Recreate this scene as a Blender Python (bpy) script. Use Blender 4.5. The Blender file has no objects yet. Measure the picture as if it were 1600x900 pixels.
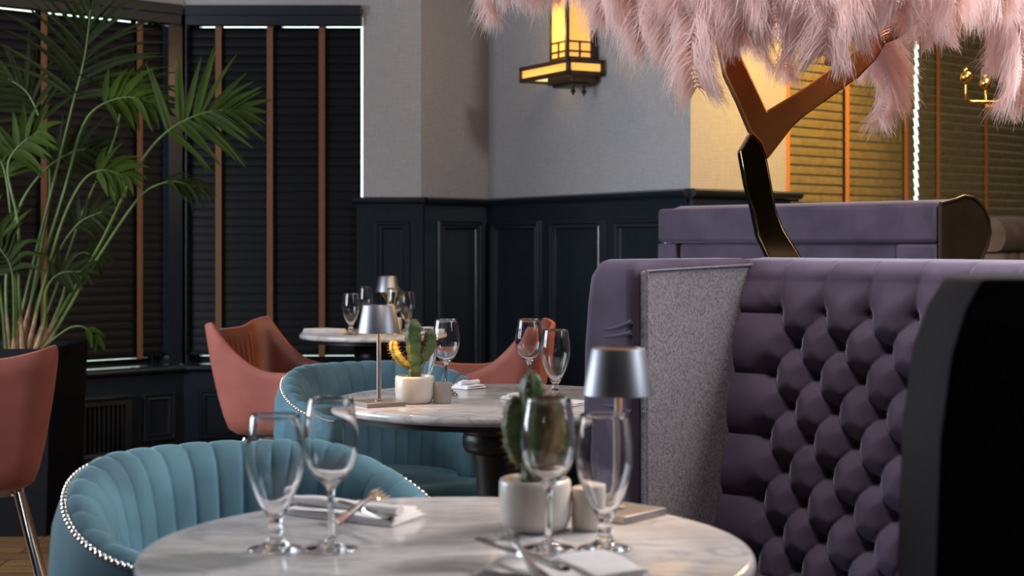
import bpy, bmesh, math, random
import numpy as np
from mathutils import Vector, Matrix

# ------------------------------------------------------------------ camera, world, lights
C = bpy.context.scene
COL = C.collection
rad = math.radians
CAMZ, FPX, HY = 1.144, 2400.0, 375.0

cam_d = bpy.data.cameras.new('camera')
cam = bpy.data.objects.new('camera', cam_d)
COL.objects.link(cam)
cam.location = (0, 0, CAMZ)
cam.rotation_euler = (rad(90), 0, 0)
cam_d.sensor_width = 36.0
cam_d.lens = 36.0 * FPX / 1600.0
cam_d.shift_y = -(450.0 - HY) / 1600.0
cam_d.clip_start = 0.05
cam_d.dof.use_dof = True
cam_d.dof.focus_distance = 3.75
cam_d.dof.aperture_fstop = 5.2
C.camera = cam

w = bpy.data.worlds.new('world')
C.world = w
w.use_nodes = True
w.node_tree.nodes['Background'].inputs[0].default_value = (0.75, 0.85, 1.0, 1)
w.node_tree.nodes['Background'].inputs[1].default_value = 0.25

C.view_settings.view_transform = 'Standard'
C.view_settings.look = 'None'
C.view_settings.exposure = 0.0
C.view_settings.gamma = 1.0
C.view_settings.use_curve_mapping = False
C.cycles.max_bounces = 14
C.cycles.diffuse_bounces = 7
C.cycles.transmission_bounces = 14
C.cycles.transparent_max_bounces = 16
C.cycles.use_denoising = True
C.cycles.sample_clamp_indirect = 4.0


def area_light(name, loc, target, sx, sy, power, color, spread=180):
    d = bpy.data.lights.new(name, 'AREA')
    d.shape = 'RECTANGLE'
    d.size, d.size_y = sx, sy
    d.energy = power
    d.color = color
    d.spread = rad(spread)
    o = bpy.data.objects.new(name, d)
    o.location = loc
    v = Vector(target) - Vector(loc)
    o.rotation_euler = v.to_track_quat('-Z', 'Y').to_euler()
    COL.objects.link(o)
    return o


DAY = (0.80, 0.90, 1.0)
WARM = (1.0, 0.62, 0.28)
# daylight through the tall side windows of the room (left and right of the camera)
area_light('daylight_left_window', (-3.4, 4.2, 1.6), (0.0, 5.2, 0.85), 2.4, 1.5, 160, DAY)
area_light('daylight_right_window', (3.3, 2.1, 2.2), (0.5, 3.0, 1.0), 1.5, 1.2, 15, DAY, 80)
# recessed ceiling downlights, plus an added fill over the booth
area_light('downlight_dining', (-0.2, 3.2, 2.85), (-0.2, 3.4, 0.7), 0.5, 0.5, 5, (1.0, 0.88, 0.75))
area_light('booth_fill', (0.35, 2.35, 2.85), (0.85, 3.2, 1.3), 0.45, 0.45, 11, (1.0, 0.93, 0.92), 110)  # unseen fill added to brighten the tufts and feather fronts
area_light('downlight_tree', (1.75, 3.2, 2.8), (0.9, 3.5, 1.6), 0.5, 0.5, 85, (1.0, 0.95, 0.93))
sd = bpy.data.lights.new('downlight_alcove', 'SPOT')
sd.energy, sd.color, sd.spot_size, sd.spot_blend, sd.shadow_soft_size = 270, (1.0, 0.56, 0.09), rad(80), 0.9, 0.08
so = bpy.data.objects.new('downlight_alcove', sd)
so.location = (1.75, 6.25, 2.9)
so.rotation_euler = (Vector((1.05, 6.85, 1.5)) - Vector(so.location)).to_track_quat('-Z', 'Y').to_euler()
COL.objects.link(so)


# ------------------------------------------------------------------ helpers
def P(px, py, D):
    """scene point that lies at depth D on the sight line measured in the photograph"""
    return Vector(((px - 800.0) / FPX * D, D, CAMZ - (py - HY) / FPX * D))


def on_plane(px, py, z):
    D = (CAMZ - z) * FPX / (py - HY)
    return Vector(((px - 800.0) / FPX * D, D, z))


class MB:
    def __init__(s):
        s.v, s.f = [], []

    def add(s, vs, fs):
        o = len(s.v)
        s.v += [tuple(v) for v in vs]
        s.f += [tuple(i + o for i in f) for f in fs]
        return s

    def box(s, c, size, M=None):
        x, y, z = size[0] / 2, size[1] / 2, size[2] / 2
        vs = [Vector((c[0] + a * x, c[1] + b * y, c[2] + d * z)) for d in (-1, 1) for a, b in ((-1, -1), (1, -1), (1, 1), (-1, 1))]
        if M is not None:
            vs = [M @ v for v in vs]
        return s.add(vs, [(3, 2, 1, 0), (4, 5, 6, 7), (0, 1, 5, 4), (1, 2, 6, 5), (2, 3, 7, 6), (3, 0, 4, 7)])

    def lathe(s, prof, n=32, c=(0, 0, 0), cap0=False, cap1=False, M=None):
        vs, fs = [], []
        for r, z in prof:
            for i in range(n):
                a = 2 * math.pi * i / n
                v = Vector((c[0] + r * math.cos(a), c[1] + r * math.sin(a), c[2] + z))
                vs.append(M @ v if M is not None else v)
        for k in range(len(prof) - 1):
            for i in range(n):
                j = (i + 1) % n
                fs.append((k * n + i, k * n + j, (k + 1) * n + j, (k + 1) * n + i))
        if cap0:
            fs.append(tuple(range(n - 1, -1, -1)))
        if cap1:
            fs.append(tuple((len(prof) - 1) * n + i for i in range(n)))
        return s.add(vs, fs)

    def tube(s, pts, r, n=10, caps=True, flat=1.0):
        pts = [Vector(p) for p in pts]
        rs = r if isinstance(r, (list, tuple)) else [r] * len(pts)
        vs, fs = [], []
        up = None
        for k, p in enumerate(pts):
            t = (pts[min(k + 1, len(pts) - 1)] - pts[max(k - 1, 0)]).normalized()
            if up is None:
                up = Vector((0, 0, 1)) if abs(t.z) < 0.9 else Vector((1, 0, 0))
            x = t.cross(up).normalized()
            y = x.cross(t).normalized()
            up = y
            for i in range(n):
                a = 2 * math.pi * i / n
                vs.append(p + (x * math.cos(a) + y * math.sin(a) * flat) * rs[k])
        for k in range(len(pts) - 1):
            for i in range(n):
                j = (i + 1) % n
                fs.append((k * n + i, k * n + j, (k + 1) * n + j, (k + 1) * n + i))
        if caps:
            fs.append(tuple(range(n - 1, -1, -1)))
            fs.append(tuple((len(pts) - 1) * n + i for i in range(n)))
        return s.add(vs, fs)

    def prism(s, poly, z0, z1, M=None):
        n = len(poly)
        vs = [Vector((p[0], p[1], z0)) for p in poly] + [Vector((p[0], p[1], z1)) for p in poly]
        if M is not None:
            vs = [M @ v for v in vs]
        fs = [tuple(range(n - 1, -1, -1)), tuple(range(n, 2 * n))]
        fs += [(i, (i + 1) % n, n + (i + 1) % n, n + i) for i in range(n)]
        return s.add(vs, fs)

    def grid(s, rows, closed_u=False):
        nr, nc = len(rows), len(rows[0])
        vs = [v for r in rows for v in r]
        fs = []
        for i in range(nr - 1):
            for j in range(nc if closed_u else nc - 1):
                k = (j + 1) % nc
                fs.append((i * nc + j, i * nc + k, (i + 1) * nc + k, (i + 1) * nc + j))
        return s.add(vs, fs)

    def ball(s, c, r, n=12, m=8, sc=(1, 1, 1)):
        rows = []
        for k in range(m + 1):
            t = math.pi * k / m
            rr = max(math.sin(t), 1e-4)
            rows.append([(c[0] + r * rr * math.cos(2 * math.pi * i / n) * sc[0], c[1] + r * rr * math.sin(2 * math.pi * i / n) * sc[1],
                          c[2] - r * math.cos(t) * sc[2]) for i in range(n)])
        return s.grid(rows, True)

    def build(s, name, mat, parent=None, smooth=True, bevel=0.0, seg=2, sharp=38, recalc=True):
        me = bpy.data.meshes.new(name)
        me.from_pydata(s.v, [], s.f)
        if recalc:
            bm = bmesh.new()
            bm.from_mesh(me)
            bmesh.ops.recalc_face_normals(bm, faces=bm.faces)
            bm.to_mesh(me)
            bm.free()
        if smooth:
            me.polygons.foreach_set('use_smooth', [True] * len(me.polygons))
            me.set_sharp_from_angle(angle=rad(sharp))
        me.materials.append(mat)
        o = bpy.data.objects.new(name, me)
        COL.objects.link(o)
        if parent is not None:
            o.parent = parent
        if bevel > 0:
            b = o.modifiers.new('bevel', 'BEVEL')
            b.width, b.segments, b.limit_method, b.angle_limit = bevel, seg, 'ANGLE', rad(40)
            b.harden_normals = False
        return o


def subsurf(o, lv=1):
    m = o.modifiers.new('sub', 'SUBSURF')
    m.levels = m.render_levels = lv
    return o


def tag(o, label, cat, group=None):
    o['label'], o['category'] = label, cat
    if group:
        o['group'] = group
    return o


def thing(name, label, cat, loc=(0, 0, 0), rz=0.0, group=None):
    o = bpy.data.objects.new(name, None)
    o.empty_display_size = 0.05
    COL.objects.link(o)
    o.location = loc
    o.rotation_euler = (0, 0, rz)
    return tag(o, label, cat, group)


def struct(o):
    o['kind'] = 'structure'
    return o


def dup(root, label, loc, rz=None, group=None):
    r = root.copy()
    COL.objects.link(r)
    r.location = loc
    if rz is not None:
        r.rotation_euler = (0, 0, rz)
    r['label'] = label
    if group:
        r['group'] = group
    for ch in list(root.children):
        c = ch.copy()
        COL.objects.link(c)
        c.parent = r
        for g in list(ch.children):
            d = g.copy()
            COL.objects.link(d)
            d.parent = c
    return r


def lerp(a, b, t):
    return a + (b - a) * t


def smooth(t):
    t = max(0.0, min(1.0, t))
    return t * t * (3 - 2 * t)


def interp(x, xs, ys):
    return float(np.interp(x, xs, ys))


def spline(pts, n):
    """Catmull-Rom through points"""
    pts = [Vector(p) for p in pts]
    q = [pts[0] * 2 - pts[1]] + pts + [pts[-1] * 2 - pts[-2]]
    out = []
    m = len(pts) - 1
    for k in range(n + 1):
        u = k / n * m
        i = min(int(u), m - 1)
        t = u - i
        a, b, c, d = q[i], q[i + 1], q[i + 2], q[i + 3]
        out.append(0.5 * ((2 * b) + (c - a) * t + (2 * a - 5 * b + 4 * c - d) * t * t + (3 * b - a - 3 * c + d) * t ** 3))
    return out


# ------------------------------------------------------------------ materials
def new_mat(name):
    m = bpy.data.materials.new(name)
    m.use_nodes = True
    nt = m.node_tree
    return m, nt, nt.nodes['Principled BSDF']


def link(nt, a, b):
    nt.links.new(a, b)


def noise(nt, scale, detail=3.0, stretch=None, coord='Object'):
    tc = nt.nodes.new('ShaderNodeTexCoord')
    mp = nt.nodes.new('ShaderNodeMapping')
    link(nt, tc.outputs[coord], mp.inputs[0])
    if stretch:
        mp.inputs['Scale'].default_value = stretch
    n = nt.nodes.new('ShaderNodeTexNoise')
    n.inputs['Scale'].default_value = scale
    n.inputs['Detail'].default_value = detail
    link(nt, mp.outputs[0], n.inputs['Vector'])
    return n


def ramp(nt, fac, stops):
    r = nt.nodes.new('ShaderNodeValToRGB')
    el = r.color_ramp.elements
    while len(el) < len(stops):
        el.new(0.5)
    for e, (p, c) in zip(el, stops):
        e.position = p
        e.color = (c[0], c[1], c[2], 1)
    link(nt, fac, r.inputs[0])
    return r


def bump(nt, bsdf, h, strength, dist=0.002):
    b = nt.nodes.new('ShaderNodeBump')
    b.inputs['Strength'].default_value = strength
    b.inputs['Distance'].default_value = dist
    link(nt, h, b.inputs['Height'])
    link(nt, b.outputs[0], bsdf.inputs['Normal'])


def plain(name, col, rough=0.5, metal=0.0, var=0.12, scale=40.0, spec=None, bumps=0.0, **kw):
    m, nt, b = new_mat(name)
    n = noise(nt, scale)
    lo = tuple(max(0, c * (1 - var)) for c in col)
    hi = tuple(c * (1 + var) for c in col)
    r = ramp(nt, n.outputs[0], [(0.3, lo), (0.7, hi)])
    link(nt, r.outputs[0], b.inputs['Base Color'])
    b.inputs['Roughness'].default_value = rough
    b.inputs['Metallic'].default_value = metal
    if spec is not None:
        b.inputs['Specular IOR Level'].default_value = spec
    if bumps:
        bump(nt, b, n.outputs[0], bumps)
    for k, v in kw.items():
        b.inputs[k.replace('_', ' ')].default_value = v
    return m


def velvet(name, col, sheen=0.6, tint=(1, 1, 1), var=0.18, rough=0.75):
    m, nt, b = new_mat(name)
    n = noise(nt, 9.0, 4.0)
    lo = tuple(c * (1 - var) for c in col)
    hi = tuple(c * (1 + var) for c in col)
    r = ramp(nt, n.outputs[0], [(0.35, lo), (0.65, hi)])
    link(nt, r.outputs[0], b.inputs['Base Color'])
    b.inputs['Roughness'].default_value = rough
    b.inputs['Specular IOR Level'].default_value = 0.15
    b.inputs['Sheen Weight'].default_value = sheen
    b.inputs['Sheen Roughness'].default_value = 0.25
    b.inputs['Sheen Tint'].default_value = (*tint, 1)
    n2 = noise(nt, 600.0, 2.0)
    bump(nt, b, n2.outputs[0], 0.15, 0.001)
    return m


def tweed(name, c1, c2):
    m, nt, b = new_mat(name)
    n = noise(nt, 330.0, 3.0, (1, 1, 0.6))
    r = ramp(nt, n.outputs[0], [(0.36, c1), (0.64, c2)])
    link(nt, r.outputs[0], b.inputs['Base Color'])
    b.inputs['Roughness'].default_value = 0.95
    b.inputs['Specular IOR Level'].default_value = 0.1
    bump(nt, b, n.outputs[0], 0.4, 0.001)
    return m


def wallpaper(name, c):
    m, nt, b = new_mat(name)
    n1 = noise(nt, 150.0, 4.0, (1, 1, 0.12))
    n2 = noise(nt, 150.0, 4.0, (0.12, 0.12, 1.3))
    add = nt.nodes.new('ShaderNodeMath')
    add.operation = 'ADD'
    link(nt, n1.outputs[0], add.inputs[0])
    link(nt, n2.outputs[0], add.inputs[1])
    half = nt.nodes.new('ShaderNodeMath')
    half.operation = 'MULTIPLY'
    half.inputs[1].default_value = 0.5
    link(nt, add.outputs[0], half.inputs[0])
    r = ramp(nt, half.outputs[0], [(0.38, tuple(x * 0.9 for x in c)), (0.62, tuple(x * 1.08 for x in c))])
    link(nt, r.outputs[0], b.inputs['Base Color'])
    b.inputs['Roughness'].default_value = 0.8
    b.inputs['Specular IOR Level'].default_value = 0.2
    bump(nt, b, half.outputs[0], 0.25, 0.002)
    return m


def marble(name):
    m, nt, b = new_mat(name)
    n0 = noise(nt, 5.0, 6.0)
    n0.inputs['Roughness'].default_value = 0.6
    n1 = noise(nt, 4.0, 8.0, (1.0, 2.6, 1.0))
    n1.inputs['Distortion'].default_value = 1.6
    r0 = ramp(nt, n0.outputs[0], [(0.3, (0.46, 0.44, 0.445)), (0.55, (0.66, 0.635, 0.64)), (0.75, (0.75, 0.73, 0.735))])
    r1 = ramp(nt, n1.outputs[0], [(0.44, (1, 1, 1)), (0.5, (0.62, 0.60, 0.60)), (0.56, (1, 1, 1))])
    mx = nt.nodes.new('ShaderNodeMix')
    mx.data_type = 'RGBA'
    mx.blend_type = 'MULTIPLY'
    mx.inputs[0].default_value = 0.75
    link(nt, r0.outputs[0], mx.inputs[6])
    link(nt, r1.outputs[0], mx.inputs[7])
    link(nt, mx.outputs[2], b.inputs['Base Color'])
    b.inputs['Roughness'].default_value = 0.16
    return m


def wood_floor(name):
    m, nt, b = new_mat(name)
    tc = nt.nodes.new('ShaderNodeTexCoord')
    br = nt.nodes.new('ShaderNodeTexBrick')
    br.inputs['Scale'].default_value = 1.0
    br.inputs['Brick Width'].default_value = 0.9
    br.inputs['Row Height'].default_value = 0.11
    br.inputs['Mortar Size'].default_value = 0.003
    br.inputs['Color1'].default_value = (0.2, 0.1, 0.04, 1)
    br.inputs['Color2'].default_value = (0.13, 0.065, 0.028, 1)
    br.inputs['Mortar'].default_value = (0.02, 0.012, 0.008, 1)
    link(nt, tc.outputs['Object'], br.inputs['Vector'])
    n = noise(nt, 6.0, 6.0, (1, 9, 1))
    r = ramp(nt, n.outputs[0], [(0.3, (0.6, 0.6, 0.6)), (0.7, (1.2, 1.2, 1.2))])
    mx = nt.nodes.new('ShaderNodeMix')
    mx.data_type = 'RGBA'
    mx.blend_type = 'MULTIPLY'
    mx.inputs[0].default_value = 1.0
    link(nt, br.outputs[0], mx.inputs[6])
    link(nt, r.outputs[0], mx.inputs[7])
    link(nt, mx.outputs[2], b.inputs['Base Color'])
    b.inputs['Roughness'].default_value = 0.25
    return m


def glass_mat(name):
    m, nt, b = new_mat(name)
    b.inputs['Base Color'].default_value = (1, 1, 1, 1)
    b.inputs['Transmission Weight'].default_value = 1.0
    b.inputs['Roughness'].default_value = 0.0
    b.inputs['IOR'].default_value = 1.48
    return m


def emit(name, col, s):
    m, nt, b = new_mat(name)
    n = noise(nt, 9.0, 3.0)
    r = ramp(nt, n.outputs[0], [(0.3, tuple(c * 0.8 for c in col)), (0.7, col)])
    b.inputs['Base Color'].default_value = (*col, 1)
    link(nt, r.outputs[0], b.inputs['Emission Color'])
    b.inputs['Emission Strength'].default_value = s
    b.inputs['Roughness'].default_value = 0.3
    return m


def translucent(name, col, tfac=0.4, var=0.15, rough=0.7, back=None, spec=0.3):
    m, nt, b = new_mat(name)
    n = noise(nt, 5.0, 3.0)
    r = ramp(nt, n.outputs[0], [(0.3, tuple(c * (1 - var) for c in col)), (0.7, tuple(c * (1 + var) for c in col))])
    link(nt, r.outputs[0], b.inputs['Base Color'])
    b.inputs['Roughness'].default_value = rough
    b.inputs['Specular IOR Level'].default_value = spec
    tr = nt.nodes.new('ShaderNodeBsdfTranslucent')
    if back:
        tr.inputs[0].default_value = (*back, 1)
    else:
        link(nt, r.outputs[0], tr.inputs[0])
    mx = nt.nodes.new('ShaderNodeMixShader')
    mx.inputs[0].default_value = tfac
    link(nt, b.outputs[0], mx.inputs[1])
    link(nt, tr.outputs[0], mx.inputs[2])
    link(nt, mx.outputs[0], nt.nodes['Material Output'].inputs[0])
    return m


M = dict(
    paper=wallpaper('linen_wallpaper', (0.33, 0.32, 0.33)),
    navy=plain('navy_satin_paint', (0.0115, 0.0155, 0.022), 0.24, 0, 0.08, 20),
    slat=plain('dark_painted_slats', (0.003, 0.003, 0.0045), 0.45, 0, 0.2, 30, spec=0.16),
    slat_lit=plain('warm_lit_slats', (0.16, 0.128, 0.066), 0.38, 0, 0.2, 30),  # same slats, the alcove's warm light painted into a lighter base
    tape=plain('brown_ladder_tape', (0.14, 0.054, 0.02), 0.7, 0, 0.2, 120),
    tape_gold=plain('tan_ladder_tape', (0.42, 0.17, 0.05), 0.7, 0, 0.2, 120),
    ceiling=plain('ceiling_paint', (0.3, 0.28, 0.26), 0.9),
    room=plain('room_paint', (0.055, 0.055, 0.06), 0.8),
    floor=wood_floor('dark_wood_floor'),
    pane=emit('daylit_pane', (0.82, 1.0, 0.9), 2.6),
    marble=marble('grey_marble'),
    black=plain('black_iron', (0.012, 0.012, 0.013), 0.36, 0.0, 0.2, 60),
    teal=velvet('teal_velvet', (0.088, 0.178, 0.228), 0.65, (0.65, 0.92, 1.0)),
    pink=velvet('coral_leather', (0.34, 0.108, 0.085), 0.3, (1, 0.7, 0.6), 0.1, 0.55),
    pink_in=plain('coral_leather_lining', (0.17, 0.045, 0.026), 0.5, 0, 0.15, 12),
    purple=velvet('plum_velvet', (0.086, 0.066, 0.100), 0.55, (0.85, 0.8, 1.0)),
    purple_shaded=velvet('dark_shaded_plum_velvet', (0.013, 0.0105, 0.014), 0.06, (0.8, 0.8, 1.0)),  # near wing's shade put into a darker plum; seat bases share it
    tweed=tweed('grey_tweed', (0.13, 0.115, 0.125), (0.27, 0.242, 0.258)),
    brown=plain('brown_leather', (0.016, 0.009, 0.004), 0.5, 0, 0.2, 14, spec=0.2),
    taupe=velvet('warm_lit_plum_velvet', (0.16, 0.125, 0.12), 0.3, (1, 0.9, 0.9)),  # plum velvet with the alcove's warm light put into its base colour
    alu=plain('satin_aluminium', (0.29, 0.29, 0.315), 0.46, 1.0, 0.03, 80),
    alu_base=plain('brushed_warm_aluminium', (0.33, 0.30, 0.29), 0.42, 0.75, 0.04, 80),
    chrome=plain('polished_chrome', (0.75, 0.73, 0.72), 0.12, 1.0, 0.02),
    nail=plain('nailhead_steel', (0.75, 0.72, 0.7), 0.18, 1.0, 0.02),
    steel=plain('cutlery_steel', (0.7, 0.69, 0.7), 0.14, 1.0, 0.02),
    ceramic=plain('glazed_ceramic', (0.68, 0.62, 0.56), 0.28, 0, 0.04, 30),
    greypot=plain('grey_ceramic', (0.33, 0.31, 0.30), 0.35, 0, 0.06, 30),
    soil=plain('red_gravel', (0.16, 0.06, 0.03), 0.95, 0, 0.7, 260, bumps=1.0),
    cactus=plain('cactus_green', (0.075, 0.135, 0.045), 0.5, 0, 0.45, 45),
    cactus_y=plain('cactus_yellow', (0.25, 0.23, 0.03), 0.5, 0, 0.4, 45),
    cactus_b=plain('cactus_corky', (0.28, 0.2, 0.09), 0.7, 0, 0.45, 45),
    spine=plain('brown_spines', (0.25, 0.09, 0.04), 0.7, 0, 0.3, 90),
    succ=plain('yellow_striped_leaf', (0.42, 0.30, 0.05), 0.45, 0, 0.3, 30),
    succ_g=plain('dark_succulent_leaf', (0.05, 0.10, 0.035), 0.45, 0, 0.3, 30),
    linen=plain('white_linen', (0.74, 0.72, 0.74), 0.85, 0, 0.04, 60, bumps=0.2),
    glass=glass_mat('clear_glass'),
    bronze=plain('dark_bronze', (0.055, 0.035, 0.022), 0.42, 0.6, 0.2, 30),
    amber=emit('amber_lantern_glass', (1.0, 0.46, 0.09), 0.95),
    amber_hot=emit('bright_amber_glass', (1.0, 0.66, 0.24), 1.6),
    led=emit('warm_lamp_diffuser', (1.0, 0.5, 0.17), 7.0),
    copper=plain('polished_copper', (0.44, 0.16, 0.045), 0.33, 1.0, 0.25, 6),
    darkgold=plain('polished_dark_bronze', (0.30, 0.20, 0.075), 0.09, 1.0, 0.3, 7),
    brass=plain('polished_brass', (0.8, 0.5, 0.12), 0.2, 1.0, 0.05),
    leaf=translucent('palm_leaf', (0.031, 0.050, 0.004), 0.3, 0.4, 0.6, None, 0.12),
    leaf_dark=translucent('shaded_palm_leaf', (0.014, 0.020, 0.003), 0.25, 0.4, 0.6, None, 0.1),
    stalk=plain('palm_stalk', (0.06, 0.095, 0.014), 0.5, 0, 0.3, 20),
    bark=plain('palm_sheath', (0.24, 0.14, 0.07), 0.8, 0, 0.4, 40),
    feather=translucent('pink_ostrich_feather', (0.95, 0.79, 0.76), 0.55, 0.06, 0.8),
    quill=plain('feather_quill', (0.75, 0.5, 0.42), 0.5),
    planter=plain('black_planter', (0.005, 0.005, 0.006), 0.6, spec=0.12),
    grille=plain('black_grille', (0.008, 0.008, 0.009), 0.5),
)

# ------------------------------------------------------------------ the room
CORN = [Vector((-3.6, 5.80, 0)), Vector((-1.631, 7.60, 0)), Vector((-0.45, 7.60, 0)), Vector((-0.123, 7.96, 0)),
        Vector((0.738, 6.35, 0)), Vector((3.4, 8.76, 0))]
RAIL_Z, SILL_Z, HEAD_Z, CEIL_Z = 1.356, 0.53, 2.285, 3.0


class Seg:
    """a wall run from a to b (left to right seen from the room); u along, d towards the room"""
    def __init__(s, a, b):
        s.a = a
        s.t = (b - a).normalized()
        s.L = (b - a).length
        s.n = Vector((s.t.y, -s.t.x, 0))
        s.M = Matrix((( s.t.x, s.n.x, 0, a.x), (s.t.y, s.n.y, 0, a.y), (0, 0, 1, 0), (0, 0, 0, 1)))

    def u(s, px):
        k = (px - 800.0) / FPX
        return (k * s.a.y - s.a.x) / (s.t.x - k * s.t.y)

    def w(s, u, d, z):
        return s.M @ Vector((u, d, z))

    def box(s, mb, u0, u1, d0, d1, z0, z1):
        mb.box(((u0 + u1) / 2, (d0 + d1) / 2, (z0 + z1) / 2), (u1 - u0, d1 - d0, z1 - z0), s.M)

    def sweep(s, mb, prof, u0, u1, z):
        """horizontal moulding; prof = (d, dz) points"""
        r0 = [s.w(u0, d, z + h) for d, h in prof]
        r1 = [s.w(u1, d, z + h) for d, h in prof]
        mb.grid([r0, r1], True)
        n = len(prof)
        k = len(mb.v) - 2 * n
        mb.f.append(tuple(range(k, k + n)))
        mb.f.append(tuple(range(k + 2 * n - 1, k + n - 1, -1)))

    def frame(s, mb, u0, u1, z0, z1, d=0.0, prof=((0, 0), (0.003, 0.010), (0.009, 0.017), (0.017, 0.017), (0.022, 0.009), (0.027, 0.009), (0.034, 0.013), (0.04, 0.004), (0.042, 0.0))):
        rows = []
        for i, h in prof:
            rows.append([s.w(u0 + i, d + h, z0 + i), s.w(u1 - i, d + h, z0 + i), s.w(u1 - i, d + h, z1 - i), s.w(u0 + i, d + h, z1 - i)])
        mb.grid(rows, True)


S_left, S_mid, S_bay, S_main, S_alc = [Seg(CORN[i], CORN[i + 1]) for i in range(5)]

mb = MB()
mb.box((-0.1, 3.2, -0.05), (7.6, 12.2, 0.1))
struct(mb.build('floor', M['floor'], smooth=False))
mb = MB()
mb.box((-0.1, 3.2, CEIL_Z + 0.05), (7.6, 12.2, 0.1))
struct(mb.build('ceiling', M['ceiling'], smooth=False))

# plain side walls that close the room outside the frame (windows where the daylight comes from)
mb = MB()
x0, x1 = -3.7, -3.6
for y0, y1, z0, z1 in ((-2.6, 0.7, 0, 3), (5.1, 5.8, 0, 3), (0.7, 5.1, 0, 0.8), (0.7, 5.1, 2.7, 3)):
    mb.box(((x0 + x1) / 2, (y0 + y1) / 2, (z0 + z1) / 2), (0.1, y1 - y0, z1 - z0))
struct(mb.build('wall_left', M['room'], smooth=False))
mb = MB()
mb.box((3.45, 3.08, 1.5), (0.1, 11.36, 3))
struct(mb.build('wall_right', M['room'], smooth=False))
mb = MB()
mb.box((-0.1, -2.65, 1.5), (7.2, 0.1, 3))
struct(mb.build('wall_back', M['room'], smooth=False))

# window wall left of the bay (left of the frame) and the frontal window wall
u_l1 = S_left.L - 0.04
mb = MB()
S_left.box(mb, 0, S_left.L, -0.22, 0, 0, SILL_Z - 0.03)
S_left.box(mb, 0, S_left.L, -0.22, 0, HEAD_Z, CEIL_Z)
S_left.box(mb, 0, 0.25, -0.22, 0, SILL_Z - 0.03, HEAD_Z)
struct(mb.build('wall_bay_left', M['navy'], smooth=False))
u_r = S_mid.u(567.5)
mb = MB()
S_mid.box(mb, 0.0, S_mid.L, -0.22, 0, 0, SILL_Z - 0.03)
S_mid.box(mb, u_r, S_mid.L, -0.22, 0, SILL_Z - 0.03, RAIL_Z - 0.03)
S_mid.box(mb, 0.0, 0.02, -0.22, 0, SILL_Z - 0.03, HEAD_Z)
struct(mb.build('wall_bay_centre', M['navy'], smooth=False))
# dark post in the corner between the two bay windows
mb = MB()
ua, ub = S_left.u(263.5), S_mid.u(289.5)
mb.prism([(v.x, v.y) for v in (S_left.w(ua, 0, 0), CORN[1], S_mid.w(ub, 0, 0), S_mid.w(ub, -0.096, 0), S_mid.w(ub + 0.035, -0.096, 0), S_mid.w(ub + 0.035, -0.22, 0), S_mid.w(0.0, -0.25, 0), S_left.w(ua - 0.035, -0.22, 0), S_left.w(ua - 0.035, -0.096, 0), S_left.w(ua, -0.096, 0))], SILL_Z, HEAD_Z)
struct(mb.build('trim_corner_post', M['navy'], smooth=False))
# papered upper walls
mb = MB()
S_mid.box(mb, u_r, S_mid.L, -0.22, 0, RAIL_Z - 0.03, CEIL_Z)
S_mid.box(mb, 0, u_r, -0.22, 0.0, HEAD_Z, CEIL_Z)
struct(mb.build('wall_pier', M['paper'], smooth=False))
mb = MB()
S_left.box(mb, 0, S_left.L, 0.0, 0.012, HEAD_Z, CEIL_Z)
struct(mb.build('wall_bay_head', M['paper'], smooth=False))
mb = MB()
S_bay.box(mb, 0, S_bay.L, -0.12, 0, 0, CEIL_Z)
struct(mb.build('wall_return', M['paper'], smooth=False))
mb = MB()
mb.prism([(0, 0), (S_main.L, 0), (S_main.L - 0.04, -0.12), (0, -0.12)], 0, CEIL_Z, S_main.M)
struct(mb.build('wall_main', M['paper'], smooth=False))
u_a0 = S_alc.u(1228)
mb = MB()
mb.prism([(0, 0), (u_a0, 0), (u_a0, -0.22), (0.08, -0.22)], 0, CEIL_Z, S_alc.M)
S_alc.box(mb, u_a0, S_alc.L, -0.22, 0, 0, 0.9)
S_alc.box(mb, u_a0, S_alc.L, -0.22, 0, 2.35, CEIL_Z)
S_alc.box(mb, S_alc.L - 0.25, S_alc.L, -0.22, 0, 0.9, 2.35)
struct(mb.build('wall_alcove', M['paper'], smooth=False))

# wainscot: boards, rail, panel mouldings
RAILP = [(0, 0), (0.030, 0), (0.032, 0.006), (0.050, 0.012), (0.058, 0.022), (0.058, 0.034), (0.044, 0.042), (0, 0.042)]
CAPP = [(d, h - 0.042) for d, h in RAILP]
BASEP = [(0, 0), (0.04, 0), (0.04, 0.12), (0.034, 0.135), (0.026, 0.14), (0, 0.14)]


def wainscot(name, seg, u0, u1, panels, ztop=1.238, zbot=0.22, board=0.024):
    mb = MB()
    seg.box(mb, u0, u1, 0.0, board, 0, RAIL_Z - 0.03)
    for a, b in panels:
        seg.frame(mb, a, b, zbot, ztop, board)
    struct(mb.build(name, M['navy'], smooth=False))


wainscot('trim_pier', S_mid, S_mid.u(558), S_mid.L + 0.012, [(S_mid.u(586), S_mid.u(641))])
wainscot('trim_return', S_bay, 0.0, S_bay.L - 0.02, [(S_bay.u(679), S_bay.u(746))])
pans = [(S_main.u(776), S_main.u(851)), (S_main.u(867), S_main.u(951)), (S_main.u(967), S_main.u(1057))]
wainscot('trim_main', S_main, 0.02, S_main.L + 0.004, pans)
wainscot('trim_alcove', S_alc, -0.01, u_a0, [])
for nm, seg, u0, u1 in (('trim_rail_pier', S_mid, S_mid.u(553), S_mid.L + 0.02), ('trim_rail_return', S_bay, -0.01, S_bay.L - 0.04),
                        ('trim_rail_main', S_main, 0.03, S_main.L + 0.03), ('trim_rail_alcove', S_alc, -0.03, u_a0 + 0.05)):
    mb = MB()
    seg.sweep(mb, CAPP, u0, u1, RAIL_Z)
    struct(mb.build(nm, M['navy'], sharp=50))
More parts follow.
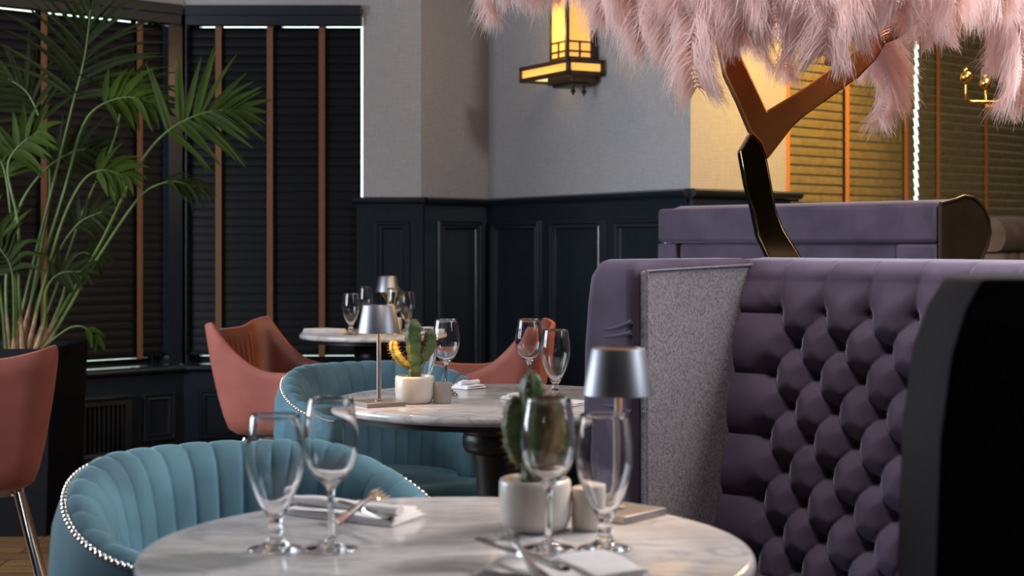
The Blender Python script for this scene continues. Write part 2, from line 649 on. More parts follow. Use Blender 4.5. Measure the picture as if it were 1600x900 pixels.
for nm, seg, u0, u1 in (('baseboard_left', S_left, 0, S_left.L - 0.03), ('baseboard_centre', S_mid, 0, S_mid.L),
                        ('baseboard_return', S_bay, 0, S_bay.L - 0.04), ('baseboard_main', S_main, 0.04, S_main.L), ('baseboard_alcove', S_alc, 0, S_alc.L)):
    mb = MB()
    seg.sweep(mb, [(d + 0.024, h) for d, h in BASEP], u0, u1, 0.0)
    struct(mb.build(nm, M['navy'], smooth=False))

# below the bay windows: apron boards, panels, sills
mb = MB()
S_left.box(mb, 0, S_left.L - 0.01, 0, 0.024, 0, SILL_Z - 0.03)
ul = [S_left.u(p) for p in (218, 270)]
S_left.frame(mb, ul[0], ul[1], 0.16, 0.405, 0.024)
S_left.frame(mb, S_left.u(60), S_left.u(104), 0.16, 0.405, 0.024)
struct(mb.build('trim_apron_left', M['navy'], smooth=False))
mb = MB()
S_mid.box(mb, 0.01, S_mid.u(558), 0, 0.024, 0, SILL_Z - 0.03)
S_mid.frame(mb, S_mid.u(312), S_mid.u(426), 0.16, 0.412, 0.024)
S_mid.frame(mb, S_mid.u(440), S_mid.u(550), 0.16, 0.412, 0.024)
struct(mb.build('trim_apron_centre', M['navy'], smooth=False))
SILLP = [(-0.22, -0.03), (0.05, -0.03), (0.062, -0.026), (0.066, -0.016), (0.062, -0.005), (0.05, 0.0), (-0.22, 0.0)]
for nm, seg, u0, u1 in (('trim_sill_left', S_left, 0, S_left.L - 0.02), ('trim_sill_centre', S_mid, 0.03, S_mid.u(556))):
    mb = MB()
    seg.sweep(mb, SILLP, u0, u1, SILL_Z)
    struct(mb.build(nm, M['navy'], sharp=50))
# pelmet boards above the bay windows
for nm, seg, u0, u1 in (('trim_pelmet_left', S_left, 0, S_left.L - 0.02), ('trim_pelmet_centre', S_mid, 0.02, S_mid.u(566))):
    mb = MB()
    seg.box(mb, u0, u1, -0.03, 0.03, 2.203, 2.30)
    seg.box(mb, u0, u1, 0.03, 0.045, 2.25, 2.30)
    struct(mb.build(nm, M['navy'], smooth=False, bevel=0.004))


# windows: frame, daylit pane
def window(name, seg, u0, u1, z0, z1, bars, parts=True):
    root = bpy.data.objects.new(name, None)
    COL.objects.link(root)
    struct(root)
    mb = MB()
    seg.box(mb, u0, u1, -0.19, -0.12, z0, z0 + 0.0295)
    seg.box(mb, u0, u1, -0.19, -0.12, z1 - 0.012, z1)
    seg.box(mb, u0, u0 + 0.012, -0.19, -0.12, z0 + 0.0295, z1 - 0.012)
    seg.box(mb, u1 - 0.012, u1, -0.19, -0.12, z0 + 0.0295, z1 - 0.012)
    for b in bars:
        seg.box(mb, b - 0.025, b + 0.025, -0.19, -0.12, z0 + 0.0295, z1 - 0.012)
    struct(mb.build('window_frame', M['navy'], root, smooth=False))
    mb = MB()
    seg.box(mb, u0 + 0.005, u1 - 0.005, -0.21, -0.195, z0 + 0.01, z1 - 0.005)
    struct(mb.build('window_pane', M['pane'], root, smooth=False))
    return root


window('window_1', S_left, 0.26, ua - 0.036, SILL_Z + 0.001, HEAD_Z, [1.0])
window('window_2', S_mid, ub + 0.036, u_r - 0.001, SILL_Z + 0.001, HEAD_Z, [0.45])
window('window_3', S_alc, u_a0 + 0.001, S_alc.L - 0.26, 0.901, 2.349, [S_alc.u(1330), S_alc.u(1547)])


def blind(label, seg, u0, u1, z0, z1, tapes, slat_m, tape_m, d=-0.055, pitch=0.0425, tilt=78, brail=True, twist=0.0):
    root = thing('venetian_blind', label, 'blind', seg.w((u0 + u1) / 2, d, z0), math.atan2(seg.t.y, seg.t.x), 'closed venetian blinds')
    L = u1 - u0
    c = (u0 + u1) / 2
    mb = MB()
    n = int((z1 - z0 - 0.03) / pitch)
    rnd = random.Random(int(u0 * 1000) + 7)
    for i in range(n + 1):
        z = z1 - z0 - 0.0255 - pitch * (n - i)
        a = rad(tilt + rnd.uniform(-1.5, 1.5))
        sec = []
        for k in range(5):                      # slightly crowned slat
            q = (k / 4 - 0.5) * 0.05
            h = 0.0028 * (1 - (2 * k / 4 - 1) ** 2)
            sec.append((q * math.cos(a) - h * math.sin(a), q * math.sin(a) + h * math.cos(a)))
        th = 0.0024
        up = [(x - th * math.sin(a), zz + th * math.cos(a)) for x, zz in sec][::-1]
        loop = sec + up
        jit = rnd.uniform(-1, 1) * twist
        # tilted towards the glass at the top edge: the local -y of the blind faces the room
        r0 = [(-L / 2 + jit, x, z + zz) for x, zz in loop]
        r1 = [(L / 2 + jit, x, z + zz) for x, zz in loop]
        k0 = len(mb.v)
        mb.grid([r0, r1], True)
        mb.f += [tuple(range(k0, k0 + 10)), tuple(range(k0 + 19, k0 + 9, -1))]
    mb.build('slats', slat_m, root)
    if brail:
        mb = MB()
        mb.box((0, 0, 0.006), (L, 0.052, 0.018))
        mb.build('bottom_rail', slat_m, root, bevel=0.003)
    mb = MB()
    mb.box((0, 0.035, z1 - z0 + 0.045), (L, 0.05, 0.05))
    mb.build('headrail', slat_m, root, bevel=0.003)
    for t in tapes:
        mb = MB()
        x = t - c
        mb.box((x, -0.0335, (z1 - z0) / 2 + 0.006), (0.030, 0.0014, z1 - z0 + 0.03))
        mb.box((x, 0.030, (z1 - z0) / 2 + 0.006), (0.030, 0.0014, z1 - z0 + 0.03))
        mb.box((x, -0.003, -0.0045), (0.030, 0.062, 0.0016))
        mb.build('ladder_tape', tape_m, root, smooth=False)
    return root


SS = lambda seg, ps: [seg.u(p) for p in ps]
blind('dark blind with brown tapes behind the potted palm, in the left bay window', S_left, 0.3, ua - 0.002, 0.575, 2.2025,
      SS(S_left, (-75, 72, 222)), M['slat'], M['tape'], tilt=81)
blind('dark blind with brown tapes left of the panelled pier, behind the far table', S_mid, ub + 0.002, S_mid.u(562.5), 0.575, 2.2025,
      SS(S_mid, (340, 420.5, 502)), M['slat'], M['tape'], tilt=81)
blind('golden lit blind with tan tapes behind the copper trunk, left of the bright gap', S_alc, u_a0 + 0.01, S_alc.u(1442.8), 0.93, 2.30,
      SS(S_alc, (1237, 1330, 1422)), M['slat_lit'], M['tape_gold'], tilt=76, twist=0.004)
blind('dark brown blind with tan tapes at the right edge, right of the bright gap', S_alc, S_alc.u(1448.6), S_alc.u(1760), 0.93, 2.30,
      SS(S_alc, (1472, 1547, 1626)), M['slat_lit'], M['tape_gold'], tilt=74, twist=0.004)

# slotted radiator grille under the left window
g0, g1 = S_left.u(113), S_left.u(196)
gr = thing('radiator_grille', 'black slotted radiator grille under the left window sill beside the planter', 'grille', S_left.w((g0 + g1) / 2, 0.024, 0.08), math.atan2(S_left.t.y, S_left.t.x))
Lg = g1 - g0
mb = MB()
for a, b in ((-Lg / 2, -Lg / 2 + 0.03), (Lg / 2 - 0.03, Lg / 2)):
    mb.box(((a + b) / 2, -0.02, 0.155), (b - a, 0.04, 0.31))
mb.box((0, -0.02, 0.295), (Lg - 0.06, 0.04, 0.03))
mb.box((0, -0.02, 0.015), (Lg - 0.06, 0.04, 0.03))
mb.build('grille_frame', M['grille'], gr, smooth=False)
mb = MB()
k = int((Lg - 0.06) / 0.022)
for i in range(k):
    mb.box((-Lg / 2 + 0.03 + (i + 0.5) * (Lg - 0.06) / k, -0.015, 0.155), (0.011, 0.02, 0.25))
mb.build('bars', M['grille'], gr, smooth=False)
mb = MB()
mb.box((0, -0.03, 0.318), (Lg + 0.03, 0.06, 0.014))
mb.build('shelf', M['navy'], gr, bevel=0.004)

# ------------------------------------------------------------------ booth with the tufted back
TOP = 1.105
path = spline([(0.497, 3.323, 0), (0.70, 3.12, 0), (0.90, 2.895, 0), (1.06, 2.62, 0), (1.125, 2.30, 0), (1.13, 2.02, 0), (1.115, 1.86, 0)], 400)
arc = [0.0]
for i in range(1, len(path)):
    arc.append(arc[-1] + (path[i] - path[i - 1]).length)
ARC = np.array(arc)
PX, PY = np.array([p.x for p in path]), np.array([p.y for p in path])
SL = arc[-1]


def path_at(s):
    e = 0.01
    x, y = np.interp(s, ARC, PX), np.interp(s, ARC, PY)
    dx = np.interp(s + e, ARC, PX) - np.interp(s - e, ARC, PX)
    dy = np.interp(s + e, ARC, PY) - np.interp(s - e, ARC, PY)
    l = np.hypot(dx, dy)
    return x, y, dy / l, -dx / l         # point and right-hand normal; seat side is the right-hand side seen along the path


A_T, B_T, ZR1, S1 = 0.108, 0.0625, 0.992, 0.130     # tuft pitch along, half row pitch, first row, first column


def tuft(s, z):
    """cushion height of the deep diamond buttoning"""
    u = (s - S1) / A_T
    v = (z - ZR1) / (2 * B_T)
    f1 = np.abs(((u + v + 0.5) % 1.0) - 0.5)
    f2 = np.abs(((u - v + 0.5) % 1.0) - 0.5)
    q = np.sqrt(np.sin(np.pi * f1) * np.sin(np.pi * f2) + 1e-9)
    fu = np.sin(np.pi * np.abs(((u + 0.5) % 1.0) - 0.5))
    fv = np.sin(np.pi * np.abs(((v + 0.5) % 1.0) - 0.5))
    q = np.where((u < 0) & (z <= ZR1), fv, q)             # horizontal pleats to the wing
    q = np.where(z > ZR1, fu, q)                          # vertical pleats to the top
    q = np.where((u < 0) & (z > ZR1), np.minimum(fu, np.sin(np.pi / 2 * np.clip(v / 0.5, 0, 1))), q)
    # button distance
    j = np.round(-v * 2)
    best = np.full_like(s, 9.0)
    for dj in (-1, 0, 1):
        jj = np.maximum(j + dj, 0)
        off = (jj % 2) * 0.5
        uu = u - off
        iu = np.maximum(np.round(uu), 0)
        db = np.hypot((uu - iu) * A_T, z - (ZR1 - jj * B_T))
        best = np.minimum(best, db)
    h = 0.021 * q ** 0.62 + 0.006
    h = h + 0.017 * (1 - np.exp(-(best / 0.030) ** 2))
    h = h - 0.014 * np.exp(-(best / 0.009) ** 2)
    return h


def recl(z):
    return 0.015 + 0.11 * (TOP - z) / 0.65


booth = thing('booth', 'high-backed plum velvet booth with deep buttoned back beside the near marble table', 'booth', (0.8, 2.5, 0))
BO = Vector((0.8, 2.5, 0))
ns = 520
ss = np.linspace(0.0, SL, ns)
x, y, nx, ny = path_at(ss)
rows = []
zs = np.concatenate([np.linspace(0.42, TOP - 0.045, 170)])
for z in zs:
    zz = np.full_like(ss, z)
    h = tuft(ss, zz) + recl(z)
    h = h * (0.5 + 0.5 * smooth((TOP - z) / 0.11))
    rows.append([(x[i] + nx[i] * h[i] - BO.x, y[i] + ny[i] * h[i] - BO.y, z) for i in range(ns)])
h0 = tuft(ss, np.full_like(ss, TOP - 0.045)) + recl(TOP - 0.045)
h0 = h0 * (0.5 + 0.5 * smooth(0.045 / 0.11))
for k in range(1, 13):
    a = math.pi / 2 * k / 12
    pl = 0.004 * (np.abs((((ss - S1) / A_T + 0.5) % 1.0) - 0.5) < 0.04) * (1 - k / 12)
    z = TOP - 0.045 + 0.043 * math.sin(a)
    off = h0 * math.cos(a) ** 0.8 - 0.02 * (1 - math.cos(a))
    rows.append([(x[i] + nx[i] * off[i] - BO.x, y[i] + ny[i] * off[i] - BO.y, z - pl[i]) for i in range(ns)])
for d, z in ((-0.05, TOP - 0.001), (-0.085, TOP + 0.001), (-0.098, TOP - 0.006), (-0.104, TOP - 0.03), (-0.105, 0.6), (-0.105, 0.0)):
    rows.append([(x[i] + nx[i] * d - BO.x, y[i] + ny[i] * d - BO.y, z) for i in range(ns)])
mb = MB()
mb.grid(rows)
mb.build('backrest', M['purple'], booth, sharp=180, recalc=False)
# buttons
kb = 0
for j in range(0, 9):
    for i in range(0, 14):
        s_ = S1 + (i + (j % 2) * 0.5) * A_T
        z_ = ZR1 - j * B_T
        if s_ > SL - 0.05 or z_ < 0.46 or kb >= 98:
            continue
        bx, by, bnx, bny = [float(q) for q in path_at(s_)]
        hh = float(tuft(np.array([s_]), np.array([z_]))[0]) + recl(z_)
        mb = MB()
        mb.ball((0, 0, 0), 0.010, 8, 6)
        b = mb.build('button', M['purple'], booth)
        b.location = (bx + bnx * (hh + 0.002) - BO.x, by + bny * (hh + 0.002) - BO.y, z_)
        kb += 1


def wing(a_in, b_in, thick, side, z1=TOP, cloth='purple', lean=False):
    """side panel of the booth: a_in = front inner corner, b_in = rear inner corner; side = +1 when the outside lies left of a->b"""
    a, b = Vector((*a_in, 0)), Vector((*b_in, 0))
    t = (b - a).normalized()
    o = Vector((-t.y, t.x, 0)) * side
    L = (b - a).length
    prof = [(L, 0), (-0.012, 0), (-0.012, 0.6), (0.0, 0.93), (0.012, 1.02), (0.03, 1.07), (0.05, z1 - 0.004), (0.075, z1), (L, z1)]
    mb = MB()
    tp = [.9, 1, 1, 1, .95, .9, .85, .82]
    if not lean:
        prof = [(0, 0), (0.0, 0), (0.0, 0.6), (0.0, 0.93), (0.0, 1.02), (0.0, 1.07), (0.004, z1 - 0.02), (0.012, z1)]
        tp = [1.06, 1.06, 1.03, .96, .90, .84, .78, .74]
    else:
        prof = prof[1:-1]
    rows = []
    for (u, z), q in list(zip(prof, tp))[1 if not lean else 0:]:
        b4 = [(u, 0.0), (u, thick * q), (L, thick * min(q, 1.0)), (L, 0.0)]
        rows.append([a + t * uu + o * dd + Vector((0, 0, z)) - BO for uu, dd in b4])
    mb.grid(rows, True)
    mb.f.append((3, 2, 1, 0))
    k4 = len(mb.v)
    mb.f.append((k4 - 4, k4 - 3, k4 - 2, k4 - 1))
    wg = mb.build('wing', M[cloth], booth, bevel=0.022, seg=4, sharp=60)
    # gathered pleats on the front edge: shallow raised folds
    mb = MB()
    rnd = random.Random(3)
    for zf, sl in (() if lean else ((0.985, -0.02), (0.962, -0.012), (0.80, 0.012))):
        pts = [a - BO + t * 0.0033 + o * (thick * q) + Vector((0, 0, zf + sl * math.sin(q * 3))) for q in np.linspace(0.05, 0.78, 10)]
        mb = MB()
        mb.tube(pts, [0.0055, 0.006, 0.006, 0.0055, 0.005, 0.0045, 0.004, 0.003, 0.002, 0.0008], 8)
        mb.build('gathered_fold', M[cloth], wg)
    # tweed inner panel with a piped edge
    mb = MB()
    n2 = -o
    u0_ = 0.11 if lean else 0.016
    pr = [(u0_, 0.30), (u0_, z1 - 0.022), (L - 0.02, z1 - 0.014), (L - 0.02, 0.30)]
    i0 = [a + t * u + n2 * 0.001 + Vector((0, 0, z)) - BO for u, z in pr]
    i1 = [p + n2 * 0.02 for p in i0]
    mb.add(i0 + i1, [(3, 2, 1, 0), (4, 5, 6, 7)] + [(i, (i + 1) % 4, 4 + (i + 1) % 4, 4 + i) for i in range(4)])
    pn = mb.build('inner_panel', M['tweed'], wg, bevel=0.006, seg=3)
    pn['label'] = 'grey tweed inner panel'
    mb = MB()
    mb.tube([i1[0], i1[1], i1[2]], 0.004, 8)
    mb.build('piping', M['tweed'], wg)
    return wg


wing((0.240, 3.035), (0.523, 3.318), 0.145, 1)
wing((0.450, 1.775), (1.13, 1.812), 0.135, -1, TOP, 'purple_shaded', True)
# seat
mb = MB()
front = [(0.60, 1.84), (0.66, 2.1), (0.70, 2.4), (0.64, 2.7), (0.36, 3.10)]
rear = [(float(px_ + nx_ * 0.03), float(py_ + ny_ * 0.03)) for px_, py_, nx_, ny_ in [path_at(s_) for s_ in np.linspace(0.06, SL - 0.02, 14)]]
poly = [(px_ - BO.x, py_ - BO.y) for px_, py_ in front + rear]
mb.prism(poly, 0.32, 0.47)
mb.build('seat_cushion', M['purple'], booth, bevel=0.03, seg=4)
mb = MB()
mb.prism(poly, 0.0, 0.318)
mb.build('seat_base', M['purple_shaded'], booth, smooth=False)

# ------------------------------------------------------------------ second booth seen from behind, with the rolled wooden-brown end
a2, b2 = P(1036, 372, 5.60), P(1474, 372, 4.60)
a2.z = b2.z = 0
sg = Seg(a2, b2)
bo2 = thing('booth', 'blue-plum booth with flat banded back and brown rolled end behind the copper trunk', 'booth', (a2 + b2) / 2)
O2 = (a2 + b2) / 2
T2 = 1.268


def loc2(mb):
    mb.v = [tuple(Vector(v) - O2) for v in mb.v]
    return mb


mb = MB()
sg.box(mb, 0.0, sg.L, -0.02, 0.03, 1.135, T2 - 0.012)
loc2(mb).build('top_band', M['purple'], bo2, bevel=0.014, seg=3)
mb = MB()
sg.box(mb, 0.10, sg.L - 0.16, -0.02, 0.014, 0.1, 1.13)
loc2(mb).build('back_panel', M['purple'], bo2, bevel=0.012, seg=3)
mb = MB()
sg.box(mb, 0.0, 0.097, -0.02, 0.03, 0.0, 1.131)
loc2(mb).build('left_stile', M['purple'], bo2, bevel=0.010, seg=3)
mb = MB()
sg.box(mb, sg.L - 0.157, sg.L, -0.02, 0.03, 0.0, 1.131)
loc2(mb).build('right_stile', M['purple'], bo2, bevel=0.010, seg=3)
# rolled end: profile across the depth (d towards the far side is negative)
prof = [(0.0, T2 - 0.016), (-0.06, T2 - 0.004), (-0.10, T2 + 0.008), (-0.14, T2 + 0.003), (-0.18, T2 - 0.022), (-0.205, T2 - 0.06), (-0.212, T2 - 0.10),
        (-0.20, T2 - 0.14), (-0.175, T2 - 0.18), (-0.155, T2 - 0.22), (-0.15, T2 - 0.27), (-0.15, 0.0), (0.0, 0.0)]
mb = MB()
n = len(prof)
r0 = [sg.w(sg.L + 0.002, d * 1.12 + 0.03, z) for d, z in prof]
r1 = [sg.w(sg.L + 0.014, d * 1.12 + 0.03, z) for d, z in prof]
mb.add(r0 + r1, [tuple(range(n)), tuple(range(2 * n - 1, n - 1, -1))] + [(i, (i + 1) % n, n + (i + 1) % n, n + i) for i in range(n)])
e2 = loc2(mb).build('end_panel', M['brown'], bo2, bevel=0.004, seg=2)
e2['label'] = 'brown leather rolled end panel'
mb = MB()
mb.tube([sg.w(sg.L + 0.013, d * 1.12 + 0.03, z) for d, z in prof[:11]], 0.006, 8)
loc2(mb).build('piping', M['brown'], bo2)
mb = MB()
r0 = [sg.w(0.0, min(d * 1.12 + 0.026, -0.022), z - 0.008) for d, z in prof[:-1] + [(-0.02, 0.0)]]
r1 = [sg.w(sg.L, min(d * 1.12 + 0.026, -0.022), z - 0.008) for d, z in prof[:-1] + [(-0.02, 0.0)]]
mb.add(r0 + r1, [tuple(range(n)), tuple(range(2 * n - 1, n - 1, -1))] + [(i, (i + 1) % n, n + (i + 1) % n, n + i) for i in range(n)])
loc2(mb).build('front_back_cushion', M['purple'], bo2, sharp=60)
mb = MB()
sg.box(mb, 0.02, sg.L - 0.02, -0.72, -0.215, 0.30, 0.46)
loc2(mb).build('seat_cushion', M['purple'], bo2, bevel=0.03, seg=3)
mb = MB()
sg.box(mb, 0.02, sg.L - 0.02, -0.70, -0.215, 0.0, 0.298)
loc2(mb).build('seat_base', M['purple_shaded'], bo2, smooth=False)

# ------------------------------------------------------------------ banquette under the alcove window
a3 = S_alc.w(S_alc.u(1500) - 0.1, 0.14, 0)
b3 = S_alc.w(S_alc.L - 0.95, 0.14, 0)
sg3 = Seg(a3, b3)
O3 = (a3 + b3) / 2
bq = thing('banquette', 'plum velvet banquette with warm light in its colour, under the alcove blinds at the right edge', 'banquette', O3)


def loc3(mb):
    mb.v = [tuple(Vector(v) - O3) for v in mb.v]
    return mb


ZB = 1.144 + (375 - 338) / FPX * 7.25
mb = MB()
pr3 = [(0, ZB - 0.17), (0.0, ZB - 0.02), (0.03, ZB), (0.09, ZB + 0.002), (0.14, ZB - 0.02), (0.165, ZB - 0.06), (0.17, ZB - 0.11), (0.15, ZB - 0.155), (0.13, ZB - 0.168)]
sg3.sweep(mb, pr3, 0, sg3.L, 0)
loc3(mb).build('back_roll', M['taupe'], bq, sharp=60)
nb = 7
for i in range(nb):
    mb = MB()
    sg3.box(mb, sg3.L * i / nb + 0.003, sg3.L * (i + 1) / nb - 0.003, 0.0, 0.15, 0.45, ZB - 0.174)
    loc3(mb).build('back_cushion', M['taupe'], bq, bevel=0.03, seg=4)
mb = MB()
sg3.box(mb, 0, sg3.L, 0.0, 0.60, 0.0, 0.30)
loc3(mb).build('seat_base', M['purple_shaded'], bq, smooth=False)
mb = MB()
sg3.box(mb, 0, sg3.L, 0.155, 0.62, 0.302, 0.46)
loc3(mb).build('seat_cushion', M['taupe'], bq, bevel=0.03, seg=3)

# ------------------------------------------------------------------ tables
TZ = 0.75


def table(label, loc, R, big=True):
    t = thing('round_table', label, 'table', loc)
    th = 0.022
    mb = MB()
    pr = [(0.0, TZ - th), (R - 0.006, TZ - th), (R - 0.001, TZ - th + 0.005), (R, TZ - th / 2 - 0.001), (R - 0.001, TZ - 0.006), (R - 0.004, TZ - 0.0018), (R - 0.009, TZ), (0.0, TZ)]
    pr[0] = (0.001, pr[0][1])
    pr[-1] = (0.001, TZ)
    mb.lathe(pr, 96)
    mb.build('table_top', M['marble'], t, sharp=50)
    mb = MB()
    Q = R - 0.035
    mb.lathe([(0.001, TZ - th - 0.016), (Q, TZ - th - 0.016), (Q, TZ - th - 0.0005), (0.001, TZ - th - 0.0005)], 64)
    mb.build('underplate', M['black'], t)
    mb = MB()
    mb.lathe([(0.001, 0.055), (0.09, 0.055), (0.098, 0.09), (0.082, 0.13), (0.062, 0.17), (0.055, 0.23), (0.048, 0.40), (0.046, 0.52), (0.052, 0.58), (0.058, 0.615),
              (0.075, 0.622), (0.082, 0.632), (0.083, 0.655), (0.080, 0.665), (0.086, 0.672), (0.086, TZ - th - 0.017), (0.001, TZ - th - 0.017)], 40)
    mb.build('pedestal', M['black'], t, sharp=50)
    mb = MB()
    mb.lathe([(0.001, 0.0), (0.22, 0.0), (0.225, 0.012), (0.21, 0.028), (0.12, 0.045), (0.095, 0.0545), (0.001, 0.0545)], 48)
    mb.build('base', M['black'], t, sharp=50)
    return t


T_near = Vector((-0.083, 1.975, 0))
T_mid = Vector((-0.040, 3.81, 0))
T_far = Vector(((584 - 800) / FPX * 6.53, 6.53, 0))
table('round grey marble table nearest the camera, beside the buttoned booth', T_near, 0.392)
table('round grey marble table in the middle, with lamp and cactus, beside a teal chair', T_mid, 0.405)
table('small round marble table farthest back, between two coral chairs', T_far, 0.315)


# ------------------------------------------------------------------ cordless table lamps
def lamp(label, loc, rz):
    t = thing('table_lamp', label, 'lamp', loc, rz, 'aluminium table lamps')
    mb = MB()
    mb.box((0, 0, 0.0055), (0.098, 0.098, 0.011))
    mb.build('base_plate', M['alu_base'], t, bevel=0.0012)
    mb = MB()
    mb.lathe([(0.001, 0.0112), (0.010, 0.0112), (0.010, 0.014), (0.0055, 0.016), (0.0052, 0.175), (0.0052, 0.222), (0.001, 0.222)], 20)
    mb.build('stem', M['alu_base'], t, sharp=50)
    mb = MB()
    zb, zt, rb, rt = 0.173, 0.2395, 0.0505, 0.0375
    mb.lathe([(rb - 0.0015, zb), (rb, zb + 0.0005), (rt + 0.0012, zt - 0.0018), (rt, zt), (rt - 0.002, zt), (rt - 0.002, zt - 0.004), (rb - 0.0022, zb + 0.001), (rb - 0.0015, zb)], 56)
    sh = mb.build('shade', M['alu'], t, sharp=40)
    mb = MB()
    mb.lathe([(0.0055, 0.224), (0.034, 0.224), (0.034, 0.228), (0.0055, 0.228)], 40, cap0=True, cap1=True)
    mb.build('diffuser', M['led'], sh)
    mb = MB()
    mb.lathe([(0.001, zt - 0.0032), (rt - 0.0024, zt - 0.0032), (rt - 0.0024, zt - 0.0012), (0.001, zt - 0.0012)], 40)
    cp = mb.build('shade_cap', M['copper'], sh)
    cp['label'] = 'coppery cap inside the shade rim'
    d = bpy.data.lights.new('lamp_glow', 'POINT')
    d.energy, d.color, d.shadow_soft_size = 1.15, WARM, 0.012
    o = bpy.data.objects.new('lamp_glow', d)
    o.location = (0.022, -0.012, 0.205)
    COL.objects.link(o)
    o.parent = t
    return t


L_near = on_plane(966, 806, TZ)
L_mid = on_plane(592, 633.4, TZ)
L_far = Vector(((605.5 - 800) / FPX * 6.55, 6.55, TZ))
lp = lamp('satin aluminium lamp on the nearest marble table, in front of the booth wing', L_near, rad(48))
l2 = dup(lp, 'satin aluminium lamp on the middle table left of the potted cactus', L_mid, rad(27))
l3 = dup(lp, 'small aluminium lamp on the farthest table in front of the panelled pier', L_far, rad(10))


# ------------------------------------------------------------------ stemware
def lathe_glass(outer, inner, n=48):
    mb = MB()
    mb.lathe(outer + inner[::-1], n)
    return mb


H = 0.193
wine_o = [(0.0005, 0.0), (0.030, 0.0), (0.0335, 0.0008), (0.034, 0.0018), (0.030, 0.0030), (0.016, 0.0055), (0.0075, 0.010), (0.0045, 0.018), (0.0037, 0.035), (0.0035, 0.06),
          (0.0042, 0.074), (0.0065, 0.081), (0.013, 0.0868), (0.022, 0.095), (0.0295, 0.107), (0.0340, 0.121), (0.0355, 0.133), (0.0348, 0.148), (0.0325, 0.166), (0.0297, 0.184), (0.0283, H - 0.0006), (0.0278, H)]
wine_i = [(0.0005, 0.0865), (0.006, 0.0875), (0.0125, 0.0905), (0.0212, 0.0975), (0.0286, 0.1085), (0.0331, 0.122), (0.0346, 0.133), (0.0339, 0.148), (0.0316, 0.166), (0.0288, 0.184), (0.0272, H - 0.0008)]
gob_o = [(0.0005, 0.0), (0.030, 0.0), (0.0335, 0.0008), (0.034, 0.0018), (0.030, 0.0032), (0.018, 0.0065), (0.011, 0.012), (0.0085, 0.019), (0.0095, 0.0235), (0.0102, 0.027), (0.0085, 0.031), (0.0080, 0.036), (0.0115, 0.043),
         (0.0180, 0.055), (0.0255, 0.070), (0.0322, 0.088), (0.0360, 0.104), (0.0370, 0.116), (0.0362, 0.134), (0.0340, 0.154), (0.0318, 0.168), (0.0312, 0.1714), (0.0306, 0.172)]
gob_i = [(0.0005, 0.042), (0.005, 0.0435), (0.010, 0.0465), (0.0165, 0.0575), (0.0242, 0.0722), (0.0309, 0.089), (0.0348, 0.1045), (0.0359, 0.116), (0.0351, 0.134), (0.0329, 0.154), (0.0307, 0.168), (0.0301, 0.1712)]
wine = tag(lathe_glass(wine_o, wine_i).build('wine_glass', M['glass'], sharp=180), 'tall clear wine glass by the folded napkin, left on the nearest table', 'glass', 'wine glasses')
gob = tag(lathe_glass(gob_o, gob_i).build('water_goblet', M['glass'], sharp=180), 'clear short-stemmed goblet left of the wine glass on the nearest table, before the teal chair', 'glass', 'water goblets')
EPS = 0.0004
wine.location = on_plane(517, 859, TZ + EPS)
gob.location = on_plane(430, 859, TZ + EPS)


def glass(src, loc, label):
    o = src.copy()
    COL.objects.link(o)
    o.location = loc
    o['label'] = label
    return o


glass(wine, on_plane(857, 858, TZ + EPS), 'clear wine glass in front of the white cactus pot on the nearest table')
glass(gob, on_plane(945, 858, TZ + EPS), 'clear goblet in front of the lamp on the nearest table')
glass(wine, on_plane(697, 617, TZ + EPS), 'clear wine glass behind the grey cruet, right of the cactus on the middle table')
glass(gob, on_plane(660, 622, TZ + EPS), 'clear goblet standing behind the cactus on the middle table')
glass(wine, on_plane(826.5, 616, TZ + EPS), 'clear wine glass on the right of the middle table, left of its goblet')
glass(gob, on_plane(868, 623, TZ + EPS), 'clear goblet on the right edge of the middle table, by the booth wing')


def at_d(px, D):
    return Vector(((px - 800) / FPX * D, D, TZ + EPS))


glass(gob, at_d(548, 6.37), 'clear goblet at the left of the farthest table, beside the rolled napkin')
glass(wine, at_d(571, 6.66), 'clear wine glass on the farthest table between left goblet and small lamp')
glass(wine, at_d(616, 6.43), 'clear wine glass in front of the succulent on the farthest table')
glass(gob, at_d(636.5, 6.62), 'clear goblet at the right of the small lamp on the farthest table')


# ------------------------------------------------------------------ pots, cacti, cruets
def pot_mesh(r, h, mat, parent, name='pot'):
    mb = MB()
    mb.lathe([(0.001, 0.0), (r * 0.72, 0.0), (r * 0.88, 0.004), (r * 0.97, 0.014), (r, 0.028), (r, h - 0.006), (r - 0.0015, h - 0.0015), (r - 0.004, h), (r - 0.007, h - 0.001), (r - 0.0085, h - 0.004), (r - 0.0085, h - 0.013), (0.001, h - 0.013)], 56)
    return mb.build(name, mat, parent, sharp=45)


